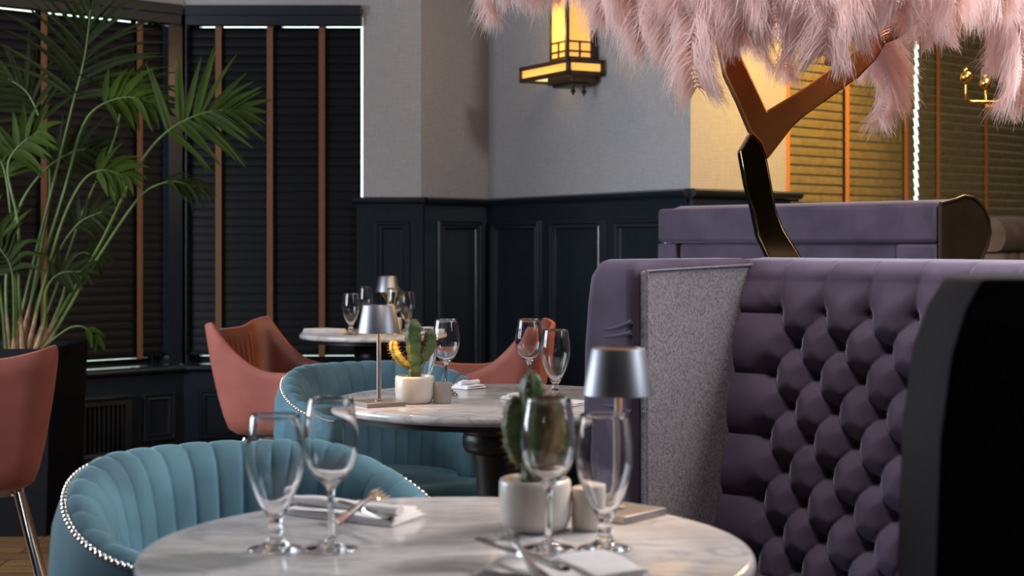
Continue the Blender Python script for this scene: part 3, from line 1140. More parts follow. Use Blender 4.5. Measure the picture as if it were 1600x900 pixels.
def lobe(mb, pts, widths, depth, ribs=4, rib=0.35, n=28, phase=0.0, seedv=1, flat=0.6):
    """ribbed cactus stem along a path"""
    rnd = random.Random(seedv)
    P_ = spline(pts, 30)
    m = len(P_)
    rows, tips = [], []
    side = Vector((1, 0, 0))
    for k, p in enumerate(P_):
        t = (P_[min(k + 1, m - 1)] - P_[max(k - 1, 0)]).normalized()
        x = (side - t * side.dot(t)).normalized()
        y = t.cross(x)
        q = k / (m - 1)
        w_ = float(np.interp(q, np.linspace(0, 1, len(widths)), widths))
        if q > 0.86:
            w_ *= math.sqrt(max(0.0, 1 - ((q - 0.86) / 0.145) ** 2)) + 0.02
        w_ *= 1 + 0.07 * math.sin(q * 34 + seedv) * (q < 0.9)
        row = []
        for i in range(n):
            a = 2 * math.pi * i / n
            rr = 1 - rib + rib * abs(math.cos(ribs / 2 * (a + phase))) ** 1.5
            row.append(p + (x * math.cos(a) + y * math.sin(a) * flat) * w_ * rr)
        rows.append(row)
        if k % 2 == 0 and k > 1:
            for j in range(ribs):
                a = 2 * math.pi * j / ribs - phase
                tips.append((p + (x * math.cos(a) + y * math.sin(a) * flat) * w_, (x * math.cos(a) + y * math.sin(a) * flat).normalized()))
    mb.grid(rows, True)
    k0 = len(mb.v)
    mb.f.append(tuple(range(k0 - n, k0)))
    mb.f.append(tuple(range(k0 - m * n + n - 1, k0 - m * n - 1, -1)))
    return tips


def spines(tips, parent, seedv=2, s=1.0):
    mb = MB()
    rnd = random.Random(seedv)
    for p, d in tips:
        mb.ball(p - d * 0.0004, 0.0013 * s, 6, 4)
        for _ in range(2):
            e = (d + Vector((rnd.uniform(-.6, .6), rnd.uniform(-.6, .6), rnd.uniform(-.3, .8)))).normalized()
            mb.tube([p - d * 0.001, p + e * 0.0045 * s], [0.0005, 0.0002], 4)
    o = mb.build('spines', M['spine'], parent)
    return o


def cactus(label, loc, lobes, pr, ph):
    t = thing('potted_cactus', label, 'cactus', loc)
    pot_mesh(pr, ph, M['ceramic'], t)
    mb = MB()
    rows = []
    for k in range(7):
        r = (pr - 0.0092) * (1 - k / 6.0) + 0.0005
        rows.append([(r * math.cos(2 * math.pi * i / 28), r * math.sin(2 * math.pi * i / 28), ph - 0.0115 + 0.007 * math.sin(k / 6 * 1.5) + random.Random(i * 7 + k).uniform(-.0012, .0012)) for i in range(28)])
    mb.grid(rows, True)
    mb.build('gravel', M['soil'], t)
    for i, (nm, pts, wd, mat, fl, ph0) in enumerate(lobes):
        mb = MB()
        tips = lobe(mb, pts, wd, 0, 4, 0.22, 28, ph0, i + 3, fl)
        o = mb.build(nm, M[mat], t)
        if mat == 'cactus_y':
            o['label'] = 'yellow curving arm'
        spines(tips, o, i + 5, 1.7)
    return t


k_ = 3.69 / FPX                     # metres per photo pixel at the middle pot


def q_(px, py, y=0.0, ox=646.5, oy=634.0, k=k_):
    return (k * (px - ox), y, k * (oy - py))


cactus('green cactus with a yellow arm in a cream pot on the middle table', on_plane(648, 629.6, TZ), [
    ('stem', [q_(646, 595), q_(646, 575), q_(645, 550), q_(644, 525), q_(646, 503)], [0.0165, 0.0175, 0.0165, 0.0185, 0.0205, 0.020, 0.017], 'cactus', 0.75, 0.4),
    ('arm', [q_(642, 577, -0.004), q_(628, 570, -0.006), q_(618, 558, -0.006), q_(613, 545, -0.004), q_(615, 536, -0.002)], [0.008, 0.0105, 0.0115, 0.0105, 0.009], 'cactus_y', 0.7, 0.2),
    ('arm', [q_(650, 570, 0.004), q_(660, 562, 0.004), q_(668, 548, 0.002), q_(671, 535, 0.0), q_(670, 519, 0.0)], [0.010, 0.014, 0.0165, 0.0165, 0.014], 'cactus', 0.65, 0.5),
], 0.0475, 0.0665)
kn = 2.097 / FPX
qn = lambda px, py, y=0.0: q_(px, py, y, 836, 835.0, kn)
cactus('green cactus in a glazed white pot on the nearest table, behind the wine glass', on_plane(836, 827, TZ), [
    ('stem', [qn(832, 775), qn(830, 740), qn(829, 690), qn(830, 640), qn(831, 590)], [0.013, 0.0145, 0.015, 0.0165, 0.0175, 0.018, 0.0155], 'cactus', 0.8, 0.3),
    ('arm', [qn(826, 742, 0.006), qn(812, 725, 0.008), qn(803, 700, 0.008), qn(801, 665, 0.006), qn(806, 630, 0.004)], [0.007, 0.0125, 0.015, 0.015, 0.012], 'cactus', 0.6, 0.4),
    ('arm', [qn(836, 745, -0.004), qn(852, 728, -0.008), qn(864, 700, -0.008), qn(868, 660, -0.006), qn(864, 628, -0.004)], [0.008, 0.013, 0.016, 0.0165, 0.013], 'cactus_b', 0.6, 0.3),
    ('arm', [qn(838, 752, 0.006), qn(862, 740, 0.012), qn(878, 720, 0.014), qn(884, 690, 0.012), qn(882, 662, 0.01)], [0.006, 0.0105, 0.012, 0.0125, 0.010], 'cactus', 0.65, 0.5),
], 0.049, 0.070)

su = thing('potted_succulent', 'small yellow-striped succulent beside the lamp on the farthest table', 'plant', Vector(((611 - 800) / FPX * 6.60, 6.72, TZ)))
pot_mesh(0.038, 0.055, M['ceramic'], su)
rnd = random.Random(4)
for i in range(14):
    a = 2 * math.pi * i / 14 + rnd.uniform(-.1, .1)
    sp = rnd.uniform(0.045, 0.07) * (0.6 if i % 3 == 0 else 1)
    hh = rnd.uniform(0.10, 0.14)
    mb = MB()
    pts = spline([(0.006 * math.cos(a), 0.006 * math.sin(a), 0.045), (sp * .4 * math.cos(a), sp * .4 * math.sin(a), 0.045 + hh * .55), (sp * .85 * math.cos(a), sp * .85 * math.sin(a), 0.045 + hh * .9), (sp * math.cos(a), sp * math.sin(a), 0.045 + hh)], 10)
    mb.tube(pts, [0.004, 0.006, 0.0075, 0.0085, 0.0085, 0.008, 0.007, 0.006, 0.0045, 0.003, 0.0008], 8, flat=0.35)
    mb.build('leaf', M['succ'] if i % 2 else M['succ_g'], su)


def cruet(label, loc, r, h, mat):
    t = thing('salt_cruet', label, 'cruet', loc)
    mb = MB()
    mb.lathe([(0.001, 0), (r * 0.9, 0), (r * 0.98, 0.002), (r, 0.006), (r, h - 0.004), (r - 0.001, h - 0.001), (r - 0.004, h), (r - 0.0045, h - 0.003), (0.001, h - 0.003)], 40)
    mb.build('body', M[mat], t, sharp=45)
    mb = MB()
    mb.lathe([(0.001, h - 0.0028), (r - 0.0048, h - 0.0028), (r - 0.006, h - 0.0012), (0.001, h - 0.0005)], 32)
    mb.build('cap', M['chrome'] if mat == 'greypot' else M[mat], t, sharp=45)


cruet('grey cylindrical cruet right of the cream cactus pot on the middle table', on_plane(691.3, 630.0, TZ), 0.0215, 0.052, 'greypot')
cruet('white cylindrical cruet between cactus pot and lamp on the nearest table', on_plane(920, 827, TZ), 0.0235, 0.058, 'ceramic')


# ------------------------------------------------------------------ cutlery and napkins
def outline_solid(mb, prof, th, zc, M_):
    """flat utensil from (y, halfwidth) profile, bent by zc(y)"""
    L_, R_ = [], []
    for y_, hw in prof:
        L_.append((-hw, y_))
        R_.append((hw, y_))
    rows = []
    for (xl, y_), (xr, _) in zip(L_, R_):
        z = zc(y_)
        rows.append([M_ @ Vector(v) for v in ((xl, y_, z), (xl * 0.6, y_, z + th), (xr * 0.6, y_, z + th), (xr, y_, z), (xr * .6, y_, z - th * .2), (xl * .6, y_, z - th * .2))])
    mb.grid(rows, True)
    k = len(mb.v)
    n = 6
    mb.f.append(tuple(range(k - n, k)))
    m = len(rows) * n
    mb.f.append(tuple(range(k - m + n - 1, k - m - 1, -1)))


def fork(label, M_, s=1.0):
    t = thing('dinner_fork', label, 'fork', M_.to_translation(), 0, 'forks')
    I = M_.to_3x3().to_4x4() @ Matrix.Scale(s, 4)
    zc = lambda y_: 0.0016 + 0.010 * smooth((y_ - 0.06) / 0.05) * (1 - smooth((y_ - 0.125) / 0.08)) + 0.002 * smooth((0.02 - y_) / 0.02)
    mb = MB()
    outline_solid(mb, [(0.0, 0.006), (0.004, 0.0095), (0.02, 0.010), (0.06, 0.006), (0.10, 0.0038), (0.125, 0.0042), (0.138, 0.009), (0.15, 0.0125), (0.158, 0.0128)], 0.0022, zc, I)
    mb.build('handle', M['steel'], t, sharp=60)
    for k in range(4):
        mb = MB()
        x0 = -0.0108 + 0.0072 * k
        pr = [(0.157, 0.0021), (0.175, 0.0019), (0.195, 0.0016), (0.203, 0.0006)]
        T = I @ Matrix.Translation((x0, 0, 0))
        outline_solid(mb, pr, 0.0018, zc, T)
        mb.build('tine', M['steel'], t, sharp=60)
    return t


def knife(label, M_, s=1.0):
    t = thing('dinner_knife', label, 'knife', M_.to_translation(), 0, 'knives')
    I = M_.to_3x3().to_4x4() @ Matrix.Scale(s, 4)
    mb = MB()
    outline_solid(mb, [(0.0, 0.006), (0.004, 0.0095), (0.03, 0.0095), (0.09, 0.007), (0.105, 0.0065)], 0.005, lambda y_: 0.0012, I)
    mb.build('handle', M['steel'], t, sharp=60)
    mb = MB()
    outline_solid(mb, [(0.104, 0.0065), (0.115, 0.0095), (0.18, 0.0105), (0.205, 0.008), (0.215, 0.003)], 0.0018, lambda y_: 0.0025, I)
    mb.build('blade', M['steel'], t, sharp=60)
    return t


def napkin(label, loc, rz, L, W, layers=4, roll=False, h=0.0045, fold=0.0, group='white linen napkins'):
    t = thing('linen_napkin', label, 'napkin', loc, rz, group)
    rnd = random.Random(int(L * 1e4) + int(loc[0] * 1e4))
    mb = MB()
    n1, n2 = 22, 12
    H_ = h * layers
    for i in range(layers):
        # each layer a softly waved slab with round folded edge
        z0 = i * h
        ins = 0.002 * i
        rows = []
        for a in range(n1 + 1):
            row = []
            u = a / n1
            for b in range(2 * n2):
                th = 2 * math.pi * b / (2 * n2)
                c_, s_ = math.cos(th), math.sin(th)
                xx = (abs(c_) ** 0.35) * math.copysign(1, c_) * (W / 2 - ins)
                zz = z0 + h * 0.52 + (abs(s_) ** 0.7) * math.copysign(1, s_) * h * 0.5
                wv = 0.0012 * math.sin(u * 7 + i * 1.3 + xx * 40) * (1 if s_ > 0 else 0.2) * (i + 1) / layers
                e = 1.0 if 0 < a < n1 else 0.97
                yy = (u - 0.5) * (L - ins * 3) + fold * xx * (0.4 + 0.6 * i / layers)
                row.append((xx * e + 0.0015 * math.sin(u * 9 + i), yy, max(zz + wv, 0.0005)))
            rows.append(row)
        mb.grid(rows, True)
        k = len(mb.v)
        mb.f.append(tuple(range(k - 2 * n2, k)))
        m = len(rows) * 2 * n2
        mb.f.append(tuple(range(k - m + 2 * n2 - 1, k - m - 1, -1)))
    mb.build('cloth', M['linen'], t, sharp=70)
    if roll:
        mb = MB()
        rows = []
        for a in range(25):
            u = a / 24
            r = H_ * 0.75 * (0.9 + 0.12 * math.sin(u * 8)) * (0.75 + 0.25 * math.sin(math.pi * min(max(u, .08), .92)))
            rows.append([(W * 0.18 + r * 1.5 * math.cos(2 * math.pi * b / 20), (u - 0.5) * L * 0.98, H_ * 0.93 + r + r * math.sin(2 * math.pi * b / 20)) for b in range(20)])
        mb.grid(rows, True)
        k = len(mb.v)
        mb.f.append(tuple(range(k - 20, k)))
        mb.f.append(tuple(range(k - 25 * 20 + 19, k - 25 * 20 - 1, -1)))
        mb.build('rolled_edge', M['linen'], t, sharp=70)
    return t


def lay(p, yaw, pitch=0.0, roll_=0.0):
    """placement matrix: utensil's +Y axis heads to yaw (0 = +Y), pitch tilts the tip up"""
    return Matrix.Translation(p) @ Matrix.Rotation(yaw, 4, 'Z') @ Matrix.Rotation(pitch, 4, 'X') @ Matrix.Rotation(roll_, 4, 'Y')


def head(a, b):
    d = b - a
    return math.atan2(-d.x, d.y)


# nearest table, left setting
a, b = on_plane(455, 792, TZ), on_plane(655, 815, TZ)
napkin('folded white napkin behind the left wine glass on the nearest table', (a + b) / 2 + Vector((0.0, -0.005, EPS)), head(a, b), 0.195, 0.105, 3, True, 0.0036, 0.35)
f0, f1 = on_plane(548, 806, TZ + 0.03), on_plane(618, 778, TZ + 0.03)
fork('steel fork lying on the left napkin of the nearest table', lay(f0 - (f1 - f0) * 0.35 + Vector((0, 0, -0.001)), head(f0, f1), rad(5), rad(34)), 0.8)
k0, k1 = on_plane(575, 806, TZ + 0.028), on_plane(535, 806, TZ + 0.028)
knife('steel knife lying on the left napkin of the nearest table', lay(on_plane(612, 820, TZ + 0.02) + Vector((0, 0, 0.006)), head(on_plane(612, 820, TZ), on_plane(540, 795, TZ)), 0), 0.75)
# nearest table, front setting
a, b = on_plane(760, 893, TZ), on_plane(965, 925, TZ)
napkin('white napkin at the front rim of the nearest table, under the crossed fork', (a + b) / 2 + Vector((0.015, 0.012, EPS)), head(a, b), 0.20, 0.10, 3, False, 0.0036, 0.3)
napkin('white napkin corner lying at the front rim right of the crossed fork', on_plane(920, 897, TZ) + Vector((0.014, -0.014, 0.0118)), head(on_plane(885, 885, TZ), on_plane(960, 925, TZ)), 0.13, 0.075, 2, False, 0.0026, 0.25)
f0, f1 = on_plane(850, 893, TZ + 0.02), on_plane(793, 853, TZ + 0.02)
fork('steel fork with tines up at the front rim of the nearest table', lay(f0 + (f0 - f1) * 0.36 + Vector((-0.012, 0, -0.003)), head(f0, f1), rad(6.5), rad(-12)), 0.95)
knife('steel knife beside the fork at the front rim of the nearest table', lay(on_plane(885, 893, TZ + 0.022), head(on_plane(885, 893, TZ), on_plane(800, 866, TZ)), rad(1)), 0.9)
# middle table settings
a, b = on_plane(705, 608, TZ), on_plane(744, 604, TZ)
napkin('white rolled napkin right of the grey cruet on the middle table', (a + b) / 2 + Vector((0, 0, EPS)), head(a, b), 0.07, 0.10, 2, True, 0.005, 0.0)
f0, f1 = on_plane(711, 604, TZ + 0.022), on_plane(728, 594, TZ + 0.03)
fork('steel fork rising from the rolled napkin on the middle table', lay(f0 - (f1 - f0) * 0.45 + Vector((0, 0, 0.006)), head(f0, f1), rad(10)), 0.6)
f0, f1 = on_plane(712, 622, TZ), on_plane(729, 637, TZ)
fork('steel fork lying on the marble in front of the rolled napkin, middle table', lay(f0 - (f1 - f0) * 0.9 + Vector((0, 0, 0.001)), head(f0, f1), 0), 0.75)
a, b = on_plane(792, 625, TZ), on_plane(842, 622, TZ)
napkin('white napkin below the right wine glass on the middle table', (a + b) / 2 + Vector((0, 0, EPS)), head(a, b), 0.10, 0.06, 2, True, 0.004, 0.0)
f0, f1 = on_plane(822, 622, TZ + 0.012), on_plane(804, 610, TZ + 0.016)
fork('steel fork on the right napkin of the middle table', lay(f0 - (f1 - f0) * 0.5 + Vector((0, 0, 0.010)), head(f0, f1), rad(5)), 0.6)
a, b = on_plane(868, 636, TZ), on_plane(905, 630, TZ)
napkin('white napkin at the right rim of the middle table, behind the near lamp', (a + b) / 2 + Vector((0, 0, EPS)), head(a, b), 0.09, 0.07, 2, False, 0.004, 0.0)
# farthest table
napkin('long white napkin on the left of the farthest table', at_d(507, 6.52), rad(82), 0.17, 0.10, 3, False, 0.006)
napkin('white napkin on the right of the farthest table, behind the cactus', at_d(668, 6.60), rad(84), 0.13, 0.10, 3, False, 0.006)


# ------------------------------------------------------------------ teal barrel chairs
def barrel_chair(label, loc, rz, R=0.335, depth=1.0):
    t = thing('barrel_chair', label, 'chair', loc, rz, 'teal velvet barrel chairs')
    F = rad(128)
    nphi = 420
    nch = 23

    def hgt(phi):
        q = abs(phi) / F
        return 0.772 - 0.105 * smooth((q - 0.25) / 0.75) ** 1.05

    def rxy(phi, r):
        # slightly squared-off plan, arms run forward
        x_, y_ = math.sin(phi), math.cos(phi)
        return x_ * r, y_ * r * depth

    outer = lambda h: [(-0.055, 0.30), (-0.022, 0.40), (-0.002, 0.52), (0.002, 0.60), (-0.004, h - 0.055), (-0.012, h - 0.03), (-0.022, h - 0.012)]
    liner = lambda h: [(-0.022, h - 0.012), (-0.028, h - 0.006), (-0.036, h - 0.0005), (-0.048, h - 0.001), (-0.066, h - 0.010), (-0.082, h - 0.028), (-0.094, h - 0.055), (-0.104, h - 0.10), (-0.112, h - 0.16), (-0.122, 0.55), (-0.13, 0.46)]
    ro, rl, nails = [], [], []
    for i in range(nphi + 1):
        phi = -F + 2 * F * i / nphi
        h = hgt(phi)
        ch = abs(math.sin(math.pi * nch * (phi + F) / (2 * F)))
        ch = ch ** 0.35
        endf = min(1.0, (F - abs(phi)) / 0.10)
        po = []
        for k, (d, z) in enumerate(outer(h)):
            d2 = d * 1.0 if endf >= 1 else d - (1 - math.sqrt(max(0, 1 - (1 - endf) ** 2))) * 0.028
            x_, y_ = rxy(phi, R + d2)
            po.append((x_, y_, z))
        ro.append(po)
        pl = []
        L_ = liner(h)
        for k, (d, z) in enumerate(L_):
            amp = 0.0075 * min(1, k / 2.5) * ch
            d2 = d - amp * (0.25 if k < 4 else 1.0)
            z2 = z + amp * (0.8 if 1 <= k < 5 else 0.0)
            if endf < 1:
                c0 = -0.065
                f = math.sqrt(max(0, 1 - (1 - endf) ** 2))
                d2 = c0 + (d2 - c0) * (0.35 + 0.65 * f)
            x_, y_ = rxy(phi, R + d2)
            pl.append((x_, y_, z2))
        rl.append(pl)
    mb = MB()
    mb.grid(ro)
    mb.build('outer_shell', M['teal'], t, sharp=180, recalc=False)
    mb = MB()
    mb.grid(rl)
    for row, rev in ((rl[0], False), (rl[-1], True)):
        pass
    mb.build('channelled_lining', M['teal'], t, sharp=180, recalc=False)
    # arm fronts
    for e in (0, -1):
        loop = ro[e] + rl[e][1:]
        c = Vector((0, 0, 0))
        for p in loop:
            c += Vector(p)
        c /= len(loop)
        mb = MB()
        n = len(loop)
        rot = 0.05 * (-1 if e == 0 else 1)
        x_, y_ = c.x, c.y
        c2 = Vector((x_ * math.cos(rot) + y_ * math.sin(rot), -x_ * math.sin(rot) + y_ * math.cos(rot), c.z))
        vs = [Vector(p) for p in loop] + [c + (Vector(p) - c) * 0.8 + (c2 - c) * 0.7 for p in loop] + [c2]
        fs = [(i, (i + 1) % n, n + (i + 1) % n, n + i) for i in range(n)] + [(n + i, n + (i + 1) % n, 2 * n) for i in range(n)]
        mb.add(vs, fs)
        mb.build('arm_front', M['teal'], t, sharp=180)
    # nailheads on the outer edge of the rim
    mb = MB()
    k = 104
    for i in range(k + 1):
        phi = -F + 0.05 + (2 * F - 0.1) * i / k
        h = hgt(phi)
        x_, y_ = rxy(phi, R - 0.0235)
        mb.ball((x_, y_, h - 0.0095), 0.0056, 8, 5)
    nl = mb.build('nailhead_trim', M['nail'], t)
    nl['label'] = 'row of bright steel nailheads'
    # seat
    mb = MB()
    rs = R - 0.135
    pts = [rxy(a, rs) for a in np.linspace(-F, F, 40)]
    pts += [(0.22, -0.22), (0.17, -0.275), (-0.17, -0.275), (-0.22, -0.22)]
    mb.prism(pts, 0.37, 0.475)
    mb.build('seat_cushion', M['teal'], t, bevel=0.028, seg=4)
    mb = MB()
    pts = [rxy(a, R - 0.075) for a in np.linspace(-F, F, 40)]
    pts += [(0.20, -0.24), (-0.20, -0.24)]
    mb.prism(pts, 0.28, 0.368)
    mb.build('seat_base', M['teal'], t, bevel=0.012, seg=2)
    for sx in (-1, 1):
        for sy in (-1, 1):
            mb = MB()
            mb.tube([(0.17 * sx, 0.16 * sy, 0.279), (0.205 * sx, 0.20 * sy, 0.0)], [0.018, 0.011], 14)
            mb.build('leg', M['black'], t)
    return t


bc = barrel_chair('teal channel-back barrel chair at the nearest table, front left', (-0.418, 2.545, 0), rad(33))
dup(bc, 'teal channel-back barrel chair at the middle table, behind the lamp', (-0.345, 4.40, 0), rad(30))


# ------------------------------------------------------------------ coral shell chairs
def shell_chair(label, loc, rz):
    t = thing('shell_chair', label, 'chair', loc, rz, 'coral leather shell chairs')
    # U path seen from above: front right arm -> back -> front left arm; local front = -y
    hw, dp, rc = 0.265, 0.285, 0.09
    pts = [(hw - 0.005, -dp), (hw, -0.05), (hw, dp - rc)]
    pts += [(hw - rc + rc * math.cos(a), dp - rc + rc * math.sin(a)) for a in np.linspace(0.2, math.pi / 2, 7)]
    left = [(-x_, y_) for x_, y_ in pts[::-1]]
    U = pts + left[0:]
    U3 = [Vector((x_, y_, 0)) for x_, y_ in U]
    dl = [0.0]
    for i in range(1, len(U3)):
        dl.append(dl[-1] + (U3[i] - U3[i - 1]).length)
    Lt = dl[-1]
    N = 120
    rows_o, rows_i = [], []
    half = Lt / 2
    for i in range(N + 1):
        s = Lt * i / N
        x_ = np.interp(s, dl, [p.x for p in U3])
        y_ = np.interp(s, dl, [p.y for p in U3])
        q = abs(s - half)                       # distance from the middle of the back
        # rim: nearly straight back edge with raised corners, swooping down to level arms
        h = 0.788 + 0.036 * smooth((q - 0.08) / 0.22)
        h -= 0.190 * (1 - (1 - min(1.0, (q - 0.285) / 0.27)) ** 2.3) if q > 0.285 else 0.0
        h += 0.012 * smooth((q - 0.60) / 0.2)
        e = 0.01
        x2, y2 = np.interp(s + e, dl, [p.x for p in U3]), np.interp(s + e, dl, [p.y for p in U3])
        x1, y1 = np.interp(s - e, dl, [p.x for p in U3]), np.interp(s - e, dl, [p.y for p in U3])
        nx_, ny_ = (y2 - y1), -(x2 - x1)
        l = math.hypot(nx_, ny_)
        nx_, ny_ = nx_ / l, ny_ / l             # outward
        ro, ri = [], []
        for z_, sc, dd in ((0.385, 0.50, 0), (0.39, 0.66, 0), (0.41, 0.745, 0), (0.46, 0.80, 0), (0.54, 0.865, 0), (0.60, 0.90, 0), (0.64, 0.925, 0), (0.70, 0.955, 0), (0.77, 0.985, 0), (0.83, 1.0, 0)):
            f = (z_ - 0.385) / (0.83 - 0.385)
            zz = 0.385 + f * (h - 0.385)
            scf = float(np.interp(zz, [0.385, 0.39, 0.41, 0.46, 0.54, 0.62, 0.70, 0.83], [0.50, 0.66, 0.75, 0.805, 0.87, 0.92, 0.965, 1.02]))
            if f < 0.001:
                scf = 0.5
            ro.append((x_ * scf, y_ * scf, zz))
        topo = ro[-1]
        edge = [(topo[0] - nx_ * 0.006, topo[1] - ny_ * 0.006, topo[2] + 0.005), (topo[0] - nx_ * 0.016, topo[1] - ny_ * 0.016, topo[2] + 0.003)]
        for (a_, b_, zz) in ro[::-1]:
            if zz < 0.45:
                continue
            ri.append((a_ - nx_ * 0.024, b_ - ny_ * 0.024, zz - 0.004))
        while len(ri) < 7:
            ri.append(ri[-1])
        ri = ri[:7]
        rows_o.append(ro + edge)
        rows_i.append([edge[-1]] + ri + [(ri[-1][0] * 0.8, ri[-1][1] * 0.8, 0.44)])
    mb = MB()
    mb.grid(rows_o)
    k = len(rows_o[0])
    # bottom and arm fronts
    mb.f.append(tuple(i * k for i in range(len(rows_o))))
    mb.build('shell', M['pink'], t, sharp=70)
    mb = MB()
    mb.grid(rows_i)
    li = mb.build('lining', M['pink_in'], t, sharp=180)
    li['label'] = 'darker orange-brown lining'
    for e in (0, -1):
        loop = rows_o[e][1:] + rows_i[e][1:-1]
        mb = MB()
        mb.add(loop, [tuple(range(len(loop)))])
        # give the arm front a little crown
        c = Vector((0, 0, 0))
        for p in loop:
            c += Vector(p)
        c /= len(loop)
        mb = MB()
        n = len(loop)
        vs = [Vector(p) for p in loop] + [c + (Vector(p) - c) * 0.7 + Vector((0, -0.006, 0)) for p in loop] + [c + Vector((0, -0.008, 0))]
        mb.add(vs, [(i, (i + 1) % n, n + (i + 1) % n, n + i) for i in range(n)] + [(n + i, n + (i + 1) % n, 2 * n) for i in range(n)])
        mb.build('arm_front', M['pink'], t, sharp=180)
    # stitched back pleats
    mb = MB()
    for k2 in range(5):
        xk = -0.06 + 0.03 * k2
        mb.tube([(xk * 1.6, 0.238, 0.77), (xk * 1.3, 0.216, 0.66), (xk, 0.195, 0.54), (xk, 0.175, 0.47)], 0.004, 6)
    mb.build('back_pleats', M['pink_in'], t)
    mb = MB()
    pts = [(0.205 * math.copysign(abs(math.cos(a)) ** 0.6, math.cos(a)), -0.02 + 0.215 * math.copysign(abs(math.sin(a)) ** 0.6, math.sin(a))) for a in np.linspace(0, 2 * math.pi, 40, endpoint=False)]
    mb.prism(pts, 0.405, 0.475)
    mb.build('seat_cushion', M['pink'], t, bevel=0.025, seg=4)
    mb = MB()
    ring = [(0.17 * math.copysign(abs(math.cos(a)) ** 0.6, math.cos(a)), 0.165 * math.copysign(abs(math.sin(a)) ** 0.6, math.sin(a)), 0.374) for a in np.linspace(0, 2 * math.pi, 41)]
    rows = []
    for p in ring:
        rows.append([(p[0], p[1], 0.363), (p[0], p[1], 0.384), (p[0] * 0.95, p[1] * 0.95, 0.384), (p[0] * 0.95, p[1] * 0.95, 0.363)])
    mb.grid(rows, True)
    mb.build('frame_ring', M['chrome'], t, smooth=False)
    for sx in (-1, 1):
        for sy in (-1, 1):
            mb = MB()
            mb.tube([(0.145 * sx, 0.14 * sy, 0.372), (0.235 * sx, 0.235 * sy, 0.0)], [0.012, 0.008], 12)
            mb.build('leg', M['chrome'], t)
    return t


sc1 = shell_chair('coral shell chair at the left edge of the photo, seen from behind', (-1.69, 4.78, 0), rad(197))
dup(sc1, 'coral shell chair left of the farthest table, facing right', (-0.862, 6.08, 0), rad(74))
dup(sc1, 'coral shell chair right of the farthest table, facing left', (-0.135, 6.02, 0), rad(-98))

# ------------------------------------------------------------------ palm in a tall black planter
PD = 6.16
pc = Vector(((8 - 800) / FPX * PD, PD, 0))
palm = thing('potted_palm', 'tall green palm in a square black planter by the left bay window', 'plant', pc)
PH = CAMZ - (543 - HY) / FPX * 5.99
mb = MB()
wt, wb = 0.26, 0.235
rows = []
for h_, z in ((wb, 0.0), (wt, PH - 0.002), (wt - 0.003, PH), (wt - 0.018, PH), (wt - 0.02, PH - 0.003), (wt - 0.022, PH - 0.05)):
    rows.append([(-h_, -h_, z), (h_, -h_, z), (h_, h_, z), (-h_, h_, z)])
mb.grid(rows, True)
mb.f.append((3, 2, 1, 0))
mb.build('planter', M['planter'], palm, sharp=30)
mb = MB()
mb.box((0, 0, PH - 0.06), (2 * wt - 0.046, 2 * wt - 0.046, 0.03))
mb.build('soil', M['soil'], palm, smooth=False)


def leaflet(mb, base, d0, nrm, L, wd, droop, n=7, curl=0.0):
    p = Vector(base)
    d = d0.normalized()
    rows = []
    st = L / n
    for k in range(n + 1):
        q = k / n
        side = d.cross(nrm)
        if side.length < 1e-4:
            side = Vector((1, 0, 0))
        side.normalize()
        up = side.cross(d).normalized()
        w_ = wd * (0.35 + 0.65 * min(1, q * 5)) * (1 - q ** 2.2) + 0.0006
        rows.append([p - side * w_ + up * w_ * 0.35, p, p + side * w_ + up * w_ * 0.35])
        p = p + d * st
        d = (d + Vector((0, 0, -droop / n)) + side * (curl / n)).normalized()
    mb.grid(rows)


def frond(pts, s0, npair, L, wd=0.011, droop=0.5, ang=(70, 25), nrm=(0, -1, 0.6), seedv=1, env=(0.55, 1.0, 0.75), sheath=0.0, rr=0.006, sides=(1, -1), mat='leaf'):
    rnd = random.Random(seedv)
    nrm = Vector(nrm).normalized()
    Q = [P(a, b, PD + dd) - pc for a, b, dd in pts]
    S = spline(Q, 60)
    m = len(S) - 1
    mb = MB()
    mb.tube(S, [rr * (1.25 - 1.0 * k / m) + 0.0009 for k in range(m + 1)], 7)
    fr = mb.build('frond', M['stalk'], palm)
    mb = MB()
    for i in range(npair):
        q = s0 + (1 - s0) * (i + 0.5) / npair
        k = min(int(q * m), m - 1)
        t = (S[k + 1] - S[k]).normalized()
        e = (q - s0) / (1 - s0)
        Lk = L * interp(e, [0, 0.35, 1], env)
        an = rad(lerp(ang[0], ang[1], e) + rnd.uniform(-7, 7))
        for sgn in sides:
            sd = t.cross(nrm).normalized() * sgn
            d = t * math.cos(an) + sd * math.sin(an) + nrm * rnd.uniform(0.0, 0.22)
            leaflet(mb, S[k], d, nrm + Vector((rnd.uniform(-.5, .5), rnd.uniform(-.3, .3), rnd.uniform(-.3, .3))), Lk * rnd.uniform(0.86, 1.12), wd * rnd.uniform(0.85, 1.15), droop * rnd.uniform(0.6, 1.4))
    t = (S[-1] - S[-3]).normalized()
    leaflet(mb, S[-1], t, nrm, L * env[2] * 0.9, wd, droop)
    mb.build('leaflets', M[mat], fr, sharp=180, recalc=False)
    if sheath:
        mb = MB()
        kk = int(sheath * m)
        mb.tube(S[:kk + 1], [rr * 2.1 - rr * 0.9 * j / kk for j in range(kk + 1)], 8)
        mb.build('sheath', M['bark'], fr)
    return fr


# big frond sweeping right
frond([(58, 552, 0), (105, 470, -.02), (160, 375, -.05), (215, 262, -.08), (262, 205, -.1), (320, 176, -.12), (372, 172, -.12)], 0.66, 15, 0.30, 0.0125, 0.28, (78, 16), (0, -1, 0.15), 1, (0.9, 1.0, 0.45), 0.12)
